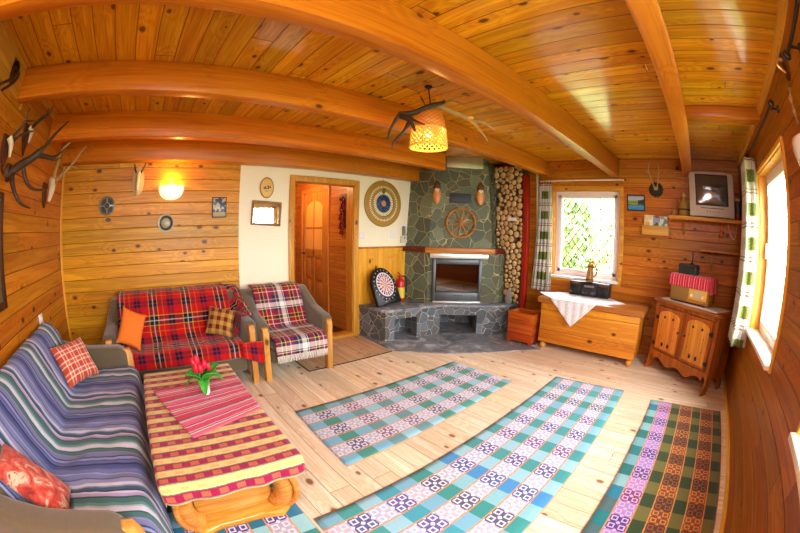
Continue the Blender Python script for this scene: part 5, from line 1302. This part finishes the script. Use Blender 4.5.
MB().tube([(.133*math.cos(2*PI*k/40), .133*math.sin(2*PI*k/40), zb) for k in range(40)], .006, 6, closed=True).tube([(.121*math.cos(2*PI*k/40), .121*math.sin(2*PI*k/40), zm) for k in range(40)], .005, 6, closed=True).build('cane_ring', CL, sh)
bm_ = N('bulb_glow', .3, '#fff0d0', emit='#ffd890', es=.45)
MB().lathe([(0, -.40), (.022, -.392), (.03, -.37), (.026, -.345), (.014, -.325), (0, -.32)], 16).build('bulb', bm_.mat, t)
MB().cyl((0, 0, -.325), (0, 0, -.17), .016, seg=12).build('bulb_holder', M['black'], t)
def off(L_): return [tuple(Vector(p)) for p in L_]
antler('antler', t, [([(1.503, 1.753, 2.234), (1.599, 1.70, 2.258), (1.64, 1.60, 2.30), (1.746, 1.56, 2.345), (1.806, 1.614, 2.391)], .026, .010),
    ([(1.513, 1.744, 2.249), (1.468, 1.761, 2.175), (1.446, 1.784, 2.096), (1.454, 1.804, 2.059)], .018, .004),
    ([(1.548, 1.68, 2.21), (1.505, 1.69, 2.10), (1.457, 1.744, 2.033), (1.444, 1.757, 1.978)], .018, .004),
    ([(1.518, 1.735, 2.233), (1.545, 1.655, 2.185), (1.584, 1.584, 2.141)], .016, .004), ([(1.508, 1.748, 2.226), (1.529, 1.665, 2.18), (1.548, 1.64, 2.10)], .022, .008)], M['antler'])
antler('antler', t, [([(1.70, 1.62, 2.34), (1.771, 1.60, 2.326), (1.86, 1.558, 2.298), (1.933, 1.498, 2.266), (1.973, 1.457, 2.222)], .018, .016),
    ([(1.965, 1.463, 2.23), (1.977, 1.409, 2.154), (1.989, 1.368, 2.084)], .016, .003), ([(1.955, 1.475, 2.245), (2.035, 1.421, 2.241), (2.111, 1.386, 2.201)], .014, .004)], M['antlerl'])
antler('antler', t, [([(1.76, 1.64, 2.35), (1.791, 1.629, 2.37), (1.859, 1.602, 2.404), (1.9, 1.56, 2.399), (1.935, 1.524, 2.369)], .013, .004)], M['antlerl'])
b = MB(); P = smoothline([(0, 0, 0), (.006, 0, -.06), (.01, -.01, -.13), (0, 0, -.18)], 2); b.tube(P, .005, 6)
for k in range(5): b.tube([(-.055+.011*k+.006*math.cos(q*PI/4), .02, -.10-.014*k+.009*math.sin(q*PI/4)) for q in range(8)], .0022, 5, closed=True)
b.lathe([(0, 0), (.03, 0), (.026, -.012), (0, -.016)], 16); b.build('hanging_chain', M['iron'], t)
b = MB()
for k in range(8): b.ball((.045+.02*math.cos(k*.8), -.06+.02*math.sin(k*.8), -.165+.006*math.sin(k*2)), .014, 8)
b.build('cane_rosette', CL, t)
b = MB()
for k in range(6): b.ball((.225+.012*math.cos(k), -.20+.012*math.sin(k), -.235), .012, 8)
b.build('cane_rosette', CL, t)

# ---------------------------------------------------------------- outside: lawn, shrubs
struct(MB().box(-14, 30, -26, 26, -.6, -.45).build('lawn', plain('grass_green', '#56702c', .9, var=.35, scale=1.5)))
lf = [plain('leaf_mid', '#86a45c', .6, var=.3, scale=3), plain('leaf_pale', '#b4c486', .6, var=.3, scale=3), plain('leaf_red', '#8c4c2c', .6, var=.25, scale=3)]
def bush(label, loc, R_, H, n_, mat, seed, cat='shrub', nm='garden_shrub'):
    rn = random.Random(seed); t = thing(nm, label, cat, loc); b = MB()
    for _ in range(n_):
        th, ph = rn.uniform(0, 2*PI), rn.uniform(-1, 1); q = rn.uniform(.45, 1)**.5; lump = 1+.25*math.sin(th*3+seed)*math.cos(ph*4)
        c = Vector((R_*q*lump*math.cos(th)*(1-ph*ph)**.5, R_*q*lump*math.sin(th)*(1-ph*ph)**.5, H*.58+H*.45*q*ph)); s = rn.uniform(.09, .17)
        d = Vector((rn.gauss(0, 1), rn.gauss(0, 1), rn.gauss(0, 1))).normalized(); e = d.orthogonal().normalized()*s*.5; d *= s
        vs_ = [b.bm.verts.new(c+x) for x in (-d, e, d, -e)]; b.bm.faces.new(vs_)
    b.build('foliage', mat, t, smooth=0, recalc=False)
    b = MB()
    for k in range(4): b.tube(smoothline([(0, 0, 0), (.1*math.cos(k*1.6), .1*math.sin(k*1.6), H*.3), (R_*.5*math.cos(k*1.6), R_*.5*math.sin(k*1.6), H*.75)], 1), [.05, .015], 6)
    b.build('trunk', M['antler'], t)
bush('tall pale green shrub outside, in the left half of the far window', (8.0, 3.5, -.45), 1.0, 3.2, 2600, lf[0], 3)
bush('round green shrub outside, in the middle of the far window', (11.2, 2.6, -.45), 1.5, 3.2, 2600, lf[1], 5)
bush('broad green tree outside, behind the shrubs of the far window', (17.5, 5.6, -.45), 2.6, 6.0, 3600, lf[0], 8, 'tree', 'garden_tree')
bush('low pale shrub outside, at the foot of the far window', (7.6, 1.7, -.45), .8, 1.3, 1300, lf[1], 13)
bush('pale green shrub outside the right-hand window', (11.5, -6.2, -.45), 1.6, 3.0, 2400, lf[1], 19)

lamp('pendant_light', (LX, LY, 2.5-.43), P_PEND, '#ffc070', .03)
lamp('sconce_light', (.205, YB-.06, 1.955), P_SCONCE, '#ffb458', .03)
lamp('added_hall_fill', (2.0, 4.9, 2.2), P_HALL, '#ffd49a', .08)  # unseen fill, added to brighten the hall
lamp('added_fill_light', (-.45, -.25, 2.10), P_FILL, '#fbf6f4', .25)  # unseen fill light added behind the camera to lift the whole room
struct(MB().cyl((-.45, -.25, 2.455), (-.45, -.25, 2.499), .055, seg=20).cyl((-.45, -.25, 2.16), (-.45, -.25, 2.455), .004, seg=6).cyl((-.45, -.25, 2.11), (-.45, -.25, 2.17), .018, seg=12).build('trim_8', M['iron']))  # invented canopy, cord and socket, out of view, for the added fill light
